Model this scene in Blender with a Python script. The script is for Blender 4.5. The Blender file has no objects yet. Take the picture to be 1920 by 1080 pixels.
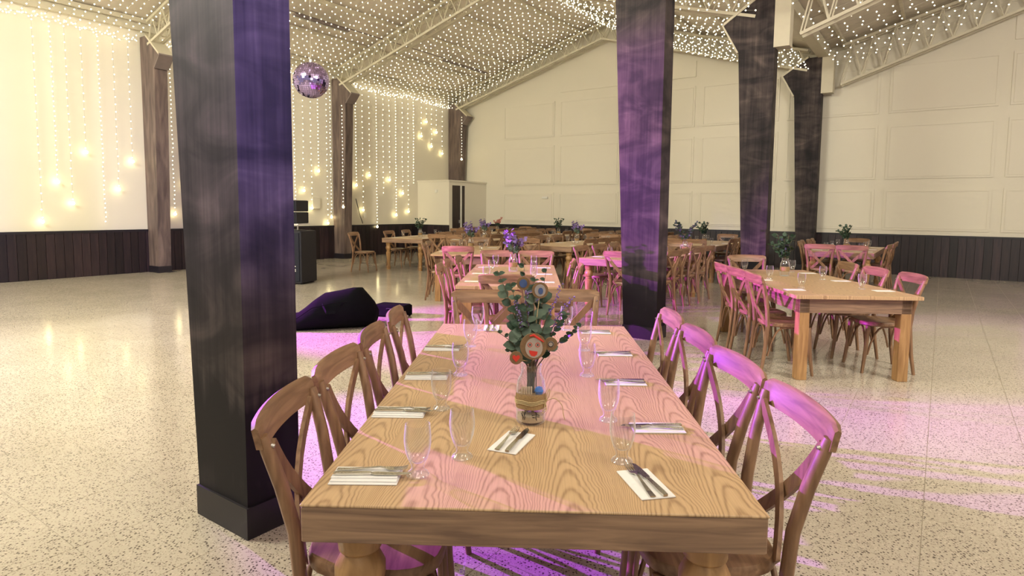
import bpy, math, random
from mathutils import Vector, Matrix, Euler

random.seed(7)
S = bpy.context.scene
COL = S.collection
R = math.radians

# ---------------------------------------------------------------- camera
F_PX = 1150.0
PITCH = math.atan(100 / F_PX)
ROLL = 0.0087
CAM_H = 1.48
cam_d = bpy.data.cameras.new('camera')
cam = bpy.data.objects.new('camera', cam_d)
COL.objects.link(cam)
cam_d.sensor_width = 36
cam_d.lens = 36 * F_PX / 1920
cam_d.shift_y = -48 / 1920
cam_d.clip_start = 0.05
cam_d.clip_end = 200
fw = Vector((0, math.cos(PITCH), -math.sin(PITCH)))
up0 = Vector((0, math.sin(PITCH), math.cos(PITCH)))
rt0 = Vector((1, 0, 0))
rt = rt0 * math.cos(ROLL) + up0 * math.sin(ROLL)
up = up0 * math.cos(ROLL) - rt0 * math.sin(ROLL)
M = Matrix.Identity(4)
for i in range(3):
    M[i][0] = rt[i]; M[i][1] = up[i]; M[i][2] = -fw[i]
M[2][3] = CAM_H
cam.matrix_world = M
S.camera = cam

# room frame: local x = across the hall (u), local y = along it (v)
PH = R(35)
def W(u, v, z=0.0):
    return Vector((math.cos(PH) * u + math.sin(PH) * v, -math.sin(PH) * u + math.cos(PH) * v, z))

# ---------------------------------------------------------------- light
S.view_settings.view_transform = 'Standard'
S.view_settings.look = 'None'
S.view_settings.gamma = 1.0
S.view_settings.use_curve_mapping = False
S.view_settings.exposure = 0.0
S.cycles.adaptive_threshold = 0.04
S.cycles.use_light_tree = False
S.cycles.max_bounces = 5
S.cycles.diffuse_bounces = 3
S.cycles.glossy_bounces = 2
S.cycles.transparent_max_bounces = 12

world = bpy.data.worlds.new('hall_ambient')
S.world = world
world.use_nodes = True
world.cycles.sampling_method = 'NONE'
bgn = world.node_tree.nodes['Background']
bgn.inputs[0].default_value = (1.0, 0.93, 0.82, 1)
bgn.inputs[1].default_value = 0.50

def area_light(name, loc, target, sx, sy, power, col):
    d = bpy.data.lights.new(name, 'AREA')
    d.shape = 'RECTANGLE'; d.size = sx; d.size_y = sy; d.energy = power; d.color = col
    o = bpy.data.objects.new(name, d); COL.objects.link(o)
    o.location = loc
    o.rotation_euler = (Vector(target) - Vector(loc)).to_track_quat('-Z', 'Y').to_euler()
    return o
def spot_light(name, loc, target, angle, blend, power, col, radius=0.05):
    d = bpy.data.lights.new(name, 'SPOT')
    d.spot_size = R(angle); d.spot_blend = blend; d.energy = power; d.color = col; d.shadow_soft_size = radius
    o = bpy.data.objects.new(name, d); COL.objects.link(o)
    o.location = loc
    o.rotation_euler = (Vector(target) - Vector(loc)).to_track_quat('-Z', 'Y').to_euler()
    return o

WARM = (1.0, 0.955, 0.78)
# soft fill added over both naves, unseen, behind and above the camera
area_light('hall_fill', W(-8.6, -1.5, 6.2), W(-9.5, 9.0, 1.0), 4.0, 2.0, 1290, WARM)
area_light('hall_fill', W(1.5, -1.5, 5.2), W(-1.0, 6.0, 0.5), 3.0, 2.0, 110, (1.0, 0.93, 0.80))
area_light('hall_fill', W(4.5, 3.0, 5.6), W(-3.5, 17.0, 3.2), 2.0, 2.0, 620, (1.0, 0.92, 0.80))  # added to brighten the end wall
# stage spots
MAG = (0.46, 0.075, 1.0)
spot_light('magenta_stage_spot', (-5.7, 6.4, 2.65), (1.2, 3.0, 0.8), 36, 0.4, 7600, MAG, 0.03)
spot_light('magenta_stage_spot', (-6.7, 7.4, 2.0), (1.0, 7.4, 0.7), 44, 0.4, 7800, (0.66, 0.05, 1.0), 0.04)
spot_light('blue_stage_spot', (1.6, -0.6, 2.9), (-1.1, 2.7, 2.25), 34, 1.0, 1700, (0.14, 0.085, 1.0), 0.10)
spot_light('blue_stage_spot', (-0.8, 0.2, 2.7), (1.6, 7.0, 1.55), 13, 0.9, 1300, (0.16, 0.10, 1.0), 0.10)

# ---------------------------------------------------------------- helpers
class MB:
    def __init__(self):
        self.v = []; self.f = []
    def add(self, vs, fs):
        n = len(self.v)
        self.v += [tuple(p) for p in vs]
        self.f += [tuple(i + n for i in f) for f in fs]
        return self
    def box(self, x0, x1, y0, y1, z0, z1):
        vs = [(x0,y0,z0),(x1,y0,z0),(x1,y1,z0),(x0,y1,z0),(x0,y0,z1),(x1,y0,z1),(x1,y1,z1),(x0,y1,z1)]
        return self.add(vs, [(0,3,2,1),(4,5,6,7),(0,1,5,4),(1,2,6,5),(2,3,7,6),(3,0,4,7)])
    def bbox(self, x0, x1, y0, y1, z0, z1, b):
        # box with chamfered top and vertical edges
        def ring(i, z):
            a, c, d, e = x0 + i, x1 - i, y0 + i, y1 - i
            return [(a+b,d,z),(c-b,d,z),(c,d+b,z),(c,e-b,z),(c-b,e,z),(a+b,e,z),(a,e-b,z),(a,d+b,z)]
        vs = ring(b, z0) + ring(0, z0 + b) + ring(0, z1 - b) + ring(b, z1)
        fs = [tuple(range(7, -1, -1)), tuple(range(24, 32))]
        for k in range(3):
            for i in range(8):
                j = (i + 1) % 8
                fs.append((k*8+i, k*8+j, k*8+8+j, k*8+8+i))
        return self.add(vs, fs)
    def prism(self, poly, a0, a1, fn):
        # poly list of 2-tuples, extruded a0..a1, fn(p, a) -> xyz
        n = len(poly)
        vs = [fn(p, a0) for p in poly] + [fn(p, a1) for p in poly]
        fs = [tuple(range(n - 1, -1, -1)), tuple(range(n, 2 * n))]
        for i in range(n):
            j = (i + 1) % n
            fs.append((i, j, n + j, n + i))
        return self.add(vs, fs)
    def tube(self, path, rad, n=8, ry=None, ref=None, cap=True):
        path = [Vector(p) for p in path]
        m = len(path)
        if not isinstance(rad, (list, tuple)): rad = [rad] * m
        if ry is None: ry = rad
        elif not isinstance(ry, (list, tuple)): ry = [ry] * m
        vs = []
        prev = Vector(ref) if ref else None
        for i, p in enumerate(path):
            t = (path[min(i + 1, m - 1)] - path[max(i - 1, 0)]).normalized()
            if prev is None:
                prev = Vector((1, 0, 0)) if abs(t.x) < 0.8 else Vector((0, 1, 0))
            a = (prev - t * prev.dot(t)).normalized()
            b = t.cross(a)
            prev = a
            for k in range(n):
                th = 2 * math.pi * (k + 0.5) / n
                vs.append(p + a * (math.cos(th) * rad[i]) + b * (math.sin(th) * ry[i]))
        fs = []
        for i in range(m - 1):
            for k in range(n):
                j = (k + 1) % n
                fs.append((i*n+k, i*n+j, (i+1)*n+j, (i+1)*n+k))
        if cap:
            fs.append(tuple(range(n - 1, -1, -1)))
            fs.append(tuple(range((m - 1) * n, m * n)))
        return self.add(vs, fs)
    def lathe(self, prof, n=16, c=(0, 0, 0)):
        vs = []; fs = []; m = len(prof)
        for r, z in prof:
            for k in range(n):
                th = 2 * math.pi * k / n
                vs.append((c[0] + r * math.cos(th), c[1] + r * math.sin(th), c[2] + z))
        for i in range(m - 1):
            for k in range(n):
                j = (k + 1) % n
                fs.append((i*n+k, i*n+j, (i+1)*n+j, (i+1)*n+k))
        if prof[0][0] > 1e-5: fs.append(tuple(range(n - 1, -1, -1)))
        if prof[-1][0] > 1e-5: fs.append(tuple(range((m - 1) * n, m * n)))
        return self.add(vs, fs)
    def strip(self, path, width_dirs, w, th, nrm):
        # flat bar along a path: w half width along width_dir, th half thickness along nrm
        m = len(path); vs = []; fs = []
        for i, p in enumerate(path):
            p = Vector(p); a = Vector(width_dirs[i] if isinstance(width_dirs, list) else width_dirs).normalized()
            b = Vector(nrm[i] if isinstance(nrm, list) else nrm).normalized()
            ww = w[i] if isinstance(w, list) else w
            for sa, sb in ((-1, -1), (1, -1), (1, 1), (-1, 1)):
                vs.append(p + a * ww * sa + b * th * sb)
        for i in range(m - 1):
            for k in range(4):
                j = (k + 1) % 4
                fs.append((i*4+k, i*4+j, (i+1)*4+j, (i+1)*4+k))
        fs.append((3, 2, 1, 0)); fs.append(((m-1)*4, (m-1)*4+1, (m-1)*4+2, (m-1)*4+3))
        return self.add(vs, fs)
    def mesh(self, name, mat, smooth=False):
        me = bpy.data.meshes.new(name)
        me.from_pydata(self.v, [], self.f)
        import bmesh
        bm = bmesh.new(); bm.from_mesh(me)
        bmesh.ops.recalc_face_normals(bm, faces=bm.faces)
        bm.to_mesh(me); bm.free()
        if smooth:
            for p in me.polygons: p.use_smooth = True
            try: me.set_sharp_from_angle(angle=R(smooth if smooth is not True else 40))
            except Exception: pass
        me.materials.append(mat)
        return me
    def build(self, name, mat, parent=None, smooth=False):
        return link(name, self.mesh(name, mat, smooth), parent)

def link(name, me, parent=None):
    o = bpy.data.objects.new(name, me)
    COL.objects.link(o)
    if parent is not None: o.parent = parent
    return o
def empty(name, loc=(0, 0, 0), rz=0.0):
    o = bpy.data.objects.new(name, None); COL.objects.link(o)
    o.location = loc; o.rotation_euler = (0, 0, rz); o.empty_display_size = 0.1
    return o
def tag(o, label=None, cat=None, group=None, kind=None):
    if label: o['label'] = label
    if cat: o['category'] = cat
    if group: o['group'] = group
    if kind: o['kind'] = kind
    return o
def room(o, kind='structure'):
    o.rotation_euler = (0, 0, -PH)
    if kind: o['kind'] = kind
    return o
CH = {}
def kids(o):
    return CH.get(o.name) or list(o.children)
def copy_tree(o, parent=None):
    c = o.copy(); COL.objects.link(c)
    if parent is not None: c.parent = parent
    for ch in kids(o): copy_tree(ch, c)
    return c

# ---------------------------------------------------------------- materials
def newmat(name):
    m = bpy.data.materials.new(name); m.use_nodes = True
    nt = m.node_tree
    return m, nt, nt.nodes, nt.links, nt.nodes['Principled BSDF']
def plain(name, col, rough=0.5, metal=0.0, var=0.06, scale=8.0, bump=0.0, spec=0.5):
    m, nt, N, L, b = newmat(name)
    tc = N.new('ShaderNodeTexCoord'); no = N.new('ShaderNodeTexNoise')
    no.inputs['Scale'].default_value = scale; no.inputs['Detail'].default_value = 4
    L.new(tc.outputs['Object'], no.inputs['Vector'])
    mx = N.new('ShaderNodeMix'); mx.data_type = 'RGBA'
    mx.inputs[6].default_value = tuple(c * (1 - var) for c in col) + (1,)
    mx.inputs[7].default_value = tuple(min(1, c * (1 + var)) for c in col) + (1,)
    L.new(no.outputs['Fac'], mx.inputs[0]); L.new(mx.outputs[2], b.inputs['Base Color'])
    b.inputs['Roughness'].default_value = rough; b.inputs['Metallic'].default_value = metal
    b.inputs['Specular IOR Level'].default_value = spec
    if bump:
        bp = N.new('ShaderNodeBump'); bp.inputs['Strength'].default_value = bump; bp.inputs['Distance'].default_value = 0.004
        L.new(no.outputs['Fac'], bp.inputs['Height']); L.new(bp.outputs[0], b.inputs['Normal'])
    return m
def emit(name, col, strength):
    m, nt, N, L, b = newmat(name)
    b.inputs['Base Color'].default_value = (0.8, 0.8, 0.75, 1)
    b.inputs['Emission Color'].default_value = col + (1,)
    b.inputs['Emission Strength'].default_value = strength
    return m
def ramp(N, stops):
    r = N.new('ShaderNodeValToRGB'); e = r.color_ramp.elements
    while len(e) > 2: e.remove(e[-1])
    e[0].position, e[0].color = stops[0][0], stops[0][1] + (1,)
    e[1].position, e[1].color = stops[-1][0], stops[-1][1] + (1,)
    for p, c in stops[1:-1]:
        k = e.new(p); k.color = c + (1,)
    return r
def wood(name, light, dark, rough=0.45, stretch=(18, 18, 1.5), rnd=0.25):
    m, nt, N, L, b = newmat(name)
    tc = N.new('ShaderNodeTexCoord'); mp = N.new('ShaderNodeMapping'); mp.inputs['Scale'].default_value = stretch
    oi = N.new('ShaderNodeObjectInfo')
    L.new(tc.outputs['Object'], mp.inputs['Vector'])
    ad = N.new('ShaderNodeVectorMath'); ad.operation = 'ADD'
    L.new(mp.outputs[0], ad.inputs[0]); L.new(oi.outputs['Location'], ad.inputs[1])
    no = N.new('ShaderNodeTexNoise'); no.inputs['Scale'].default_value = 1.6; no.inputs['Detail'].default_value = 6; no.inputs['Distortion'].default_value = 0.6
    L.new(ad.outputs[0], no.inputs['Vector'])
    r = ramp(N, [(0.32, dark), (0.52, tuple((a + c) / 2 for a, c in zip(light, dark))), (0.7, light)])
    L.new(no.outputs['Fac'], r.inputs[0])
    hs = N.new('ShaderNodeHueSaturation')
    mr = N.new('ShaderNodeMapRange'); mr.inputs[3].default_value = 1 - rnd; mr.inputs[4].default_value = 1 + rnd
    L.new(oi.outputs['Random'], mr.inputs[0]); L.new(mr.outputs[0], hs.inputs['Value'])
    L.new(r.outputs[0], hs.inputs['Color']); L.new(hs.outputs[0], b.inputs['Base Color'])
    b.inputs['Roughness'].default_value = rough
    bp = N.new('ShaderNodeBump'); bp.inputs['Strength'].default_value = 0.15; bp.inputs['Distance'].default_value = 0.002
    L.new(no.outputs['Fac'], bp.inputs['Height']); L.new(bp.outputs[0], b.inputs['Normal'])
    return m
def math_n(N, L, op, a, b=None):
    n = N.new('ShaderNodeMath'); n.operation = op
    for i, x in enumerate((a, b)):
        if x is None: continue
        if isinstance(x, (int, float)): n.inputs[i].default_value = x
        else: L.new(x, n.inputs[i])
    return n.outputs[0]
def oak_veneer(name, light, dark, strip=0.215, rough=0.38):
    # cathedral-grain veneer: strips across x, arches along y
    m, nt, N, L, b = newmat(name)
    tc = N.new('ShaderNodeTexCoord'); sp = N.new('ShaderNodeSeparateXYZ')
    no = N.new('ShaderNodeTexNoise'); no.inputs['Scale'].default_value = 5.0; no.inputs['Detail'].default_value = 3
    L.new(tc.outputs['Object'], no.inputs['Vector']); L.new(tc.outputs['Object'], sp.inputs[0])
    n0 = math_n(N, L, 'SUBTRACT', no.outputs['Fac'], 0.5)
    xs = math_n(N, L, 'DIVIDE', sp.outputs[0], strip)
    fl = math_n(N, L, 'FLOOR', xs)
    wn = N.new('ShaderNodeTexWhiteNoise'); wn.noise_dimensions = '1D'; L.new(fl, wn.inputs['W'])
    xl = math_n(N, L, 'SUBTRACT', math_n(N, L, 'SUBTRACT', xs, fl), 0.5)
    off = math_n(N, L, 'MULTIPLY', math_n(N, L, 'SUBTRACT', wn.outputs[0], 0.5), 0.35)
    xl = math_n(N, L, 'ADD', xl, off)
    xl = math_n(N, L, 'ADD', xl, math_n(N, L, 'MULTIPLY', n0, 0.22))
    xq = math_n(N, L, 'MULTIPLY', math_n(N, L, 'MULTIPLY', xl, xl), 2.0)
    yy = math_n(N, L, 'ADD', sp.outputs[1], math_n(N, L, 'MULTIPLY', wn.outputs[0], 2.7))
    yy = math_n(N, L, 'MULTIPLY', yy, 0.46)
    val = math_n(N, L, 'ADD', math_n(N, L, 'ADD', yy, xq), math_n(N, L, 'MULTIPLY', n0, 0.11))
    sn = math_n(N, L, 'SINE', math_n(N, L, 'MULTIPLY', val, 2 * math.pi / 0.048))
    mp = N.new('ShaderNodeMapping'); mp.inputs['Scale'].default_value = (260, 6, 40)
    L.new(tc.outputs['Object'], mp.inputs['Vector'])
    fi = N.new('ShaderNodeTexNoise'); fi.inputs['Scale'].default_value = 1.0; fi.inputs['Detail'].default_value = 3
    L.new(mp.outputs[0], fi.inputs['Vector'])
    line = math_n(N, L, 'POWER', math_n(N, L, 'ADD', math_n(N, L, 'MULTIPLY', sn, 0.5), 0.5), 2.2)
    t = math_n(N, L, 'ADD', math_n(N, L, 'MULTIPLY', line, 0.62), 0.18)
    t = math_n(N, L, 'ADD', t, math_n(N, L, 'MULTIPLY', math_n(N, L, 'SUBTRACT', fi.outputs['Fac'], 0.5), 0.9))
    mid = tuple(a * 0.6 + c * 0.4 for a, c in zip(light, dark))
    r = ramp(N, [(0.1, light), (0.55, mid), (0.95, dark)])
    L.new(t, r.inputs[0])
    L.new(r.outputs[0], b.inputs['Base Color'])
    b.inputs['Roughness'].default_value = rough
    return m
def glass(name, tint=(0.985, 0.985, 0.985)):
    m, nt, N, L, b = newmat(name)
    N.remove(b)
    out = N['Material Output']
    tr = N.new('ShaderNodeBsdfTransparent'); tr.inputs[0].default_value = tint + (1,)
    gl = N.new('ShaderNodeBsdfGlossy'); gl.inputs['Roughness'].default_value = 0.03
    lw = N.new('ShaderNodeLayerWeight'); lw.inputs['Blend'].default_value = 0.5
    fac = math_n(N, L, 'ADD', math_n(N, L, 'MULTIPLY', math_n(N, L, 'POWER', lw.outputs['Facing'], 3.0), 0.75), 0.06)
    mx = N.new('ShaderNodeMixShader')
    L.new(fac, mx.inputs[0]); L.new(tr.outputs[0], mx.inputs[1]); L.new(gl.outputs[0], mx.inputs[2])
    # faint white scatter at the grazing rim of the glass
    df = N.new('ShaderNodeBsdfDiffuse'); df.inputs[0].default_value = (0.92, 0.92, 0.92, 1)
    m2 = N.new('ShaderNodeMixShader')
    L.new(math_n(N, L, 'MULTIPLY', math_n(N, L, 'POWER', lw.outputs['Facing'], 4.0), 0.62), m2.inputs[0])
    L.new(mx.outputs[0], m2.inputs[1]); L.new(df.outputs[0], m2.inputs[2])
    L.new(m2.outputs[0], out.inputs['Surface'])
    return m

CW = ((0.33, 0.190, 0.102), (0.17, 0.088, 0.045))
M_CHAIR = wood('chair_wood', CW[0], CW[1], 0.45, (26, 26, 2.2), 0.12)
M_RAIL = wood('chair_rail_wood', CW[0], CW[1], 0.45, (2.2, 26, 26), 0.12)
M_TOP = oak_veneer('oak_veneer', (0.57, 0.385, 0.215), (0.31, 0.185, 0.095))
M_EDGE = wood('table_edge_wood', (0.36, 0.225, 0.135), (0.17, 0.10, 0.065), 0.5, (2.2, 2.2, 34), 0.08)
M_LEG = wood('table_leg_wood', (0.46, 0.265, 0.11), (0.27, 0.14, 0.05), 0.42, (20, 20, 2), 0.08)
M_GLASS = glass('clear_glass')
M_STEEL = plain('cutlery_steel', (0.62, 0.60, 0.55), 0.18, 1.0)
M_NAPKIN = plain('napkin_paper', (0.80, 0.78, 0.76), 0.85, 0, 0.03, 60, 0.1)
M_BOLT = plain('bolt_steel', (0.55, 0.52, 0.5), 0.3, 0.9)
M_LEAF = plain('eucalyptus_leaf', (0.038, 0.076, 0.045), 0.55, 0, 0.35, 30)
M_LEAF2 = plain('pale_eucalyptus_leaf', (0.105, 0.15, 0.105), 0.6, 0, 0.3, 30)
M_LAV = plain('lavender_flower', (0.20, 0.13, 0.34), 0.7, 0, 0.3, 40)
M_PINK = plain('pink_flower', (0.62, 0.26, 0.20), 0.7, 0, 0.3, 40)
M_STEM = plain('stem_brown', (0.12, 0.09, 0.05), 0.7)
M_BURLAP = plain('burlap', (0.30, 0.19, 0.085), 0.95, 0, 0.4, 220, 0.6)
M_TWINE = plain('twine', (0.55, 0.42, 0.22), 0.9, 0, 0.25, 160)
M_SAND = plain('sand', (0.58, 0.46, 0.32), 0.95, 0, 0.25, 200)
M_BLACK = plain('black_print', (0.01, 0.008, 0.012), 0.6)
M_FABRIC = plain('black_fabric', (0.0045, 0.0045, 0.006), 0.9, 0, 0.3, 90, 0.3, 0.05)
M_SPK = plain('black_cabinet', (0.012, 0.012, 0.018), 0.55, 0, 0.2, 120, 0.2)
M_GRILLE = plain('black_grille', (0.007, 0.008, 0.018), 0.7, 0.2, 0.4, 300, 0.4)
M_WHITE = plain('white_paint', (0.75, 0.73, 0.66), 0.5)
M_BULB = emit('fairy_bulb_glow', (1.0, 0.90, 0.64), 9.5)
M_BULB.cycles.emission_sampling = 'NONE'   # thousands of tiny bulbs: found by the bounced rays
M_GLOBE = emit('globe_bulb_glow', (1.0, 0.82, 0.40), 20.0)
M_GLOBE.cycles.emission_sampling = 'NONE'
M_WIRE = plain('pale_wire', (0.45, 0.42, 0.34), 0.6)
M_STEELCREAM = plain('cream_steel', (0.60, 0.55, 0.42), 0.55)

def wall_mat():
    return plain('cream_wall_paint', (0.74, 0.69, 0.57), 0.75, 0, 0.03, 1.2)
M_WALL = wall_mat()
M_PANEL = plain('cream_panel_paint', (0.74, 0.69, 0.57), 0.72, 0, 0.02, 1.0)
M_ROOF = plain('roof_sheet', (0.62, 0.56, 0.46), 0.7, 0, 0.05, 0.8)

def column_mat():
    # brushed-on dark stain with ragged lap marks
    m, nt, N, L, b = newmat('stained_column_wood')
    tc = N.new('ShaderNodeTexCoord')
    def nz(scale, sc, det=5, dist=0.0):
        mp = N.new('ShaderNodeMapping'); mp.inputs['Scale'].default_value = sc
        L.new(tc.outputs['Object'], mp.inputs['Vector'])
        n = N.new('ShaderNodeTexNoise'); n.inputs['Scale'].default_value = scale; n.inputs['Detail'].default_value = det; n.inputs['Distortion'].default_value = dist
        L.new(mp.outputs[0], n.inputs['Vector'])
        return n.outputs['Fac']
    streak = nz(1.0, (60, 60, 1.8), 4)
    brush = nz(1.0, (14, 14, 1.0), 3)
    band = nz(1.0, (1.6, 1.6, 3.4), 4, 1.2)
    blotch = nz(1.0, (3.0, 3.0, 0.9), 3, 0.6)
    t = math_n(N, L, 'ADD', math_n(N, L, 'MULTIPLY', band, 1.05), math_n(N, L, 'MULTIPLY', blotch, 0.55))
    t = math_n(N, L, 'ADD', t, math_n(N, L, 'MULTIPLY', streak, 0.30))
    t = math_n(N, L, 'ADD', t, math_n(N, L, 'MULTIPLY', brush, 0.45))
    t = math_n(N, L, 'SUBTRACT', t, 0.72)
    # heavier coat brushed on at the foot, with a ragged upper edge
    sp = N.new('ShaderNodeSeparateXYZ'); L.new(tc.outputs['Object'], sp.inputs[0])
    edge = math_n(N, L, 'ADD', sp.outputs[2], math_n(N, L, 'MULTIPLY', brush, 0.55))
    mr = N.new('ShaderNodeMapRange'); mr.inputs[1].default_value = 0.80; mr.inputs[2].default_value = 0.98
    mr.inputs[3].default_value = 0.45; mr.inputs[4].default_value = 0.0
    L.new(edge, mr.inputs[0])
    t = math_n(N, L, 'SUBTRACT', t, mr.outputs[0])
    r = ramp(N, [(0.12, (0.008, 0.006, 0.008)), (0.36, (0.024, 0.018, 0.020)), (0.60, (0.062, 0.047, 0.045)), (0.88, (0.135, 0.102, 0.092))])
    L.new(t, r.inputs[0]); L.new(r.outputs[0], b.inputs['Base Color'])
    b.inputs['Specular IOR Level'].default_value = 0.22
    b.inputs['Roughness'].default_value = 0.6
    return m
M_COLUMN = column_mat()
M_COLBASE = plain('dark_plinth', (0.012, 0.009, 0.014), 0.45)
M_COLGREY = plain('weathered_column_wood', (0.20, 0.16, 0.15), 0.55, 0, 0.25, 5)
def left_col_mat():
    m = wood('weathered_column_stain', (0.20, 0.145, 0.125), (0.075, 0.052, 0.05), 0.55, (6, 6, 0.9), 0.05)
    return m
M_COLFAR = left_col_mat()
M_WAIN = wood('dark_wainscot', (0.030, 0.016, 0.018), (0.010, 0.006, 0.010), 0.4, (14, 14, 1.2), 0.55)
M_DOORDK = wood('dark_door_wood', (0.045, 0.026, 0.022), (0.018, 0.010, 0.010), 0.45, (14, 14, 1.2), 0.1)

def terrazzo():
    m, nt, N, L, b = newmat('terrazzo')
    ge = N.new('ShaderNodeNewGeometry')
    v1 = N.new('ShaderNodeTexVoronoi'); v1.inputs['Scale'].default_value = 72; v1.inputs['Randomness'].default_value = 1
    L.new(ge.outputs['Position'], v1.inputs['Vector'])
    v2 = N.new('ShaderNodeTexVoronoi'); v2.inputs['Scale'].default_value = 130
    L.new(ge.outputs['Position'], v2.inputs['Vector'])
    no = N.new('ShaderNodeTexNoise'); no.inputs['Scale'].default_value = 38; no.inputs['Detail'].default_value = 3
    L.new(ge.outputs['Position'], no.inputs['Vector'])
    big = N.new('ShaderNodeTexNoise'); big.inputs['Scale'].default_value = 1.2; big.inputs['Detail'].default_value = 4
    L.new(ge.outputs['Position'], big.inputs['Vector'])
    s1 = N.new('ShaderNodeSeparateColor'); L.new(v1.outputs['Color'], s1.inputs[0])
    s2 = N.new('ShaderNodeSeparateColor'); L.new(v2.outputs['Color'], s2.inputs[0])
    # chips: near the cell centre and only in some cells
    inner = math_n(N, L, 'LESS_THAN', math_n(N, L, 'ADD', v1.outputs['Distance'], math_n(N, L, 'MULTIPLY', no.outputs['Fac'], 0.35)), 0.52)
    dark1 = math_n(N, L, 'MULTIPLY', inner, math_n(N, L, 'GREATER_THAN', s1.outputs[0], 0.57))
    lite1 = math_n(N, L, 'MULTIPLY', inner, math_n(N, L, 'LESS_THAN', s1.outputs[0], 0.30))
    dark2 = math_n(N, L, 'MULTIPLY', math_n(N, L, 'LESS_THAN', v2.outputs['Distance'], 0.42), math_n(N, L, 'GREATER_THAN', s2.outputs[0], 0.66))
    base = ramp(N, [(0.3, (0.50, 0.44, 0.35)), (0.7, (0.58, 0.515, 0.42))])
    L.new(big.outputs['Fac'], base.inputs[0])
    def mixc(fac, a, col):
        x = N.new('ShaderNodeMix'); x.data_type = 'RGBA'
        L.new(fac, x.inputs[0]); L.new(a, x.inputs[6]); x.inputs[7].default_value = col + (1,)
        return x.outputs[2]
    c = mixc(math_n(N, L, 'MULTIPLY', lite1, 0.7), base.outputs[0], (0.68, 0.60, 0.50))
    c = mixc(math_n(N, L, 'MULTIPLY', dark2, 0.7), c, (0.16, 0.12, 0.10))
    c = mixc(math_n(N, L, 'MULTIPLY', dark1, 0.92), c, (0.075, 0.055, 0.045))
    L.new(c, b.inputs['Base Color'])
    b.inputs['Roughness'].default_value = 0.13
    b.inputs['Specular IOR Level'].default_value = 0.75
    return m
M_FLOOR = terrazzo()
M_GROUT = plain('floor_joint', (0.40, 0.35, 0.27), 0.7)

# ---------------------------------------------------------------- the hall
UL, UR, VE = -14.6, 9.6, 17.25          # left wall, right limit, end wall
VB = -4.0                                # open side behind the camera
RIDGE, ROOF_Z, SLOPE, VALLEY = -8.6, 7.15, 0.28, -2.6
FRAMES = [1.48, 6.58, 11.72, 16.82]
def roof_z(u):
    if u <= VALLEY: return ROOF_Z - SLOPE * abs(u - RIDGE)
    return ROOF_Z - SLOPE * abs(u - (2 * VALLEY - RIDGE))

# floor: slab of jointing with the tiles as its pieces
slab = room(MB().box(UL - 0.1, UR, VB, VE + 0.1, -0.2, -0.002).build('floor', M_GROUT))
TS = 0.5
tile_me = MB().box(0.0015, TS - 0.0015, 0.0015, TS - 0.0015, -0.02, 0.0).mesh('tile', M_FLOOR)
cells = []
nu0, nu1 = int(math.floor((UL) / TS)), int(math.ceil(UR / TS))
for i in range(nu0, nu1):
    for j in range(int(VB / TS), int(math.ceil(VE / TS))):
        c = W((i + 0.5) * TS, (j + 0.5) * TS)
        seen = c.y > 1.6 and abs(c.x) < c.y * 0.9 + 0.4
        cells.append((0 if seen else 1, c.length, i, j))
cells.sort()
rest = MB()
for k, (s, d, i, j) in enumerate(cells):
    if k < 300:
        t = link('tile', tile_me, slab); t.location = (i * TS, j * TS, 0)
    else:
        rest.box(i*TS+0.0015, i*TS+TS-0.0015, j*TS+0.0015, j*TS+TS-0.0015, -0.02, 0.0)
tag(rest.build('tile_field', M_FLOOR, slab), kind='stuff')

# left wall and end wall
lw = MB().box(UL - 0.2, UL, VB, VE + 0.2, 0, roof_z(UL)).build('wall_left', M_WALL)
room(lw)
poly = [(UL - 0.2, 0), (UR, 0)]
for u in (UR, 2 * VALLEY - RIDGE, VALLEY, RIDGE, UL - 0.2):
    poly.append((u, roof_z(u)))
ew = MB().prism(poly, VE, VE + 0.2, lambda p, a: (p[0], a, p[1])).build('wall_end', M_WALL)
room(ew)
# recessed-looking rectangular panels standing proud of the end wall
seams = [-14.6, -12.55, -10.34, -8.05, -5.76, -3.55, -1.3, 0.95, 3.2]
rows = [(1.06, 2.03), (2.27, 3.55), (3.82, 4.95)]
for a, c in zip(seams[:-1], seams[1:]):
    for z0, z1 in rows + [(5.2, 9.9)]:
        u0, u1 = a + 0.10, c - 0.10
        if z1 > 9:
            za, zb = roof_z(u0) - 0.75, roof_z(u1) - 0.75
            pts = [(u0, z0), (u1, z0), (u1, zb), (u0, za)]
            if min(za, zb) < z0 + 0.15: continue
            if u0 < RIDGE < u1: pts = [(u0, z0), (u1, z0), (u1, zb), (RIDGE, ROOF_Z - 0.75), (u0, za)]
        else:
            pts = [(u0, z0), (u1, z0), (u1, z1), (u0, z1)]
        if a < -13: continue
        MB().prism(pts, VE - 0.022, VE + 0.01, lambda p, q: (p[0], q, p[1])).build('panel', M_PANEL, ew)
        # thin groove line frame inside the panel edge
        fr = MB(); g = 0.05
        x0, x1, y0 = u0 + g, u1 - g, z0 + g
        if z1 < 9:
            y1 = z1 - g; w = 0.012
            for q in ((x0, x1, y0, y0 + w), (x0, x1, y1 - w, y1), (x0, x0 + w, y0 + w, y1 - w), (x1 - w, x1, y0 + w, y1 - w)):
                fr.box(q[0], q[1], VE - 0.034, VE - 0.022, q[2], q[3])
            fr.build('panel_moulding', M_PANEL, ew)

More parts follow.
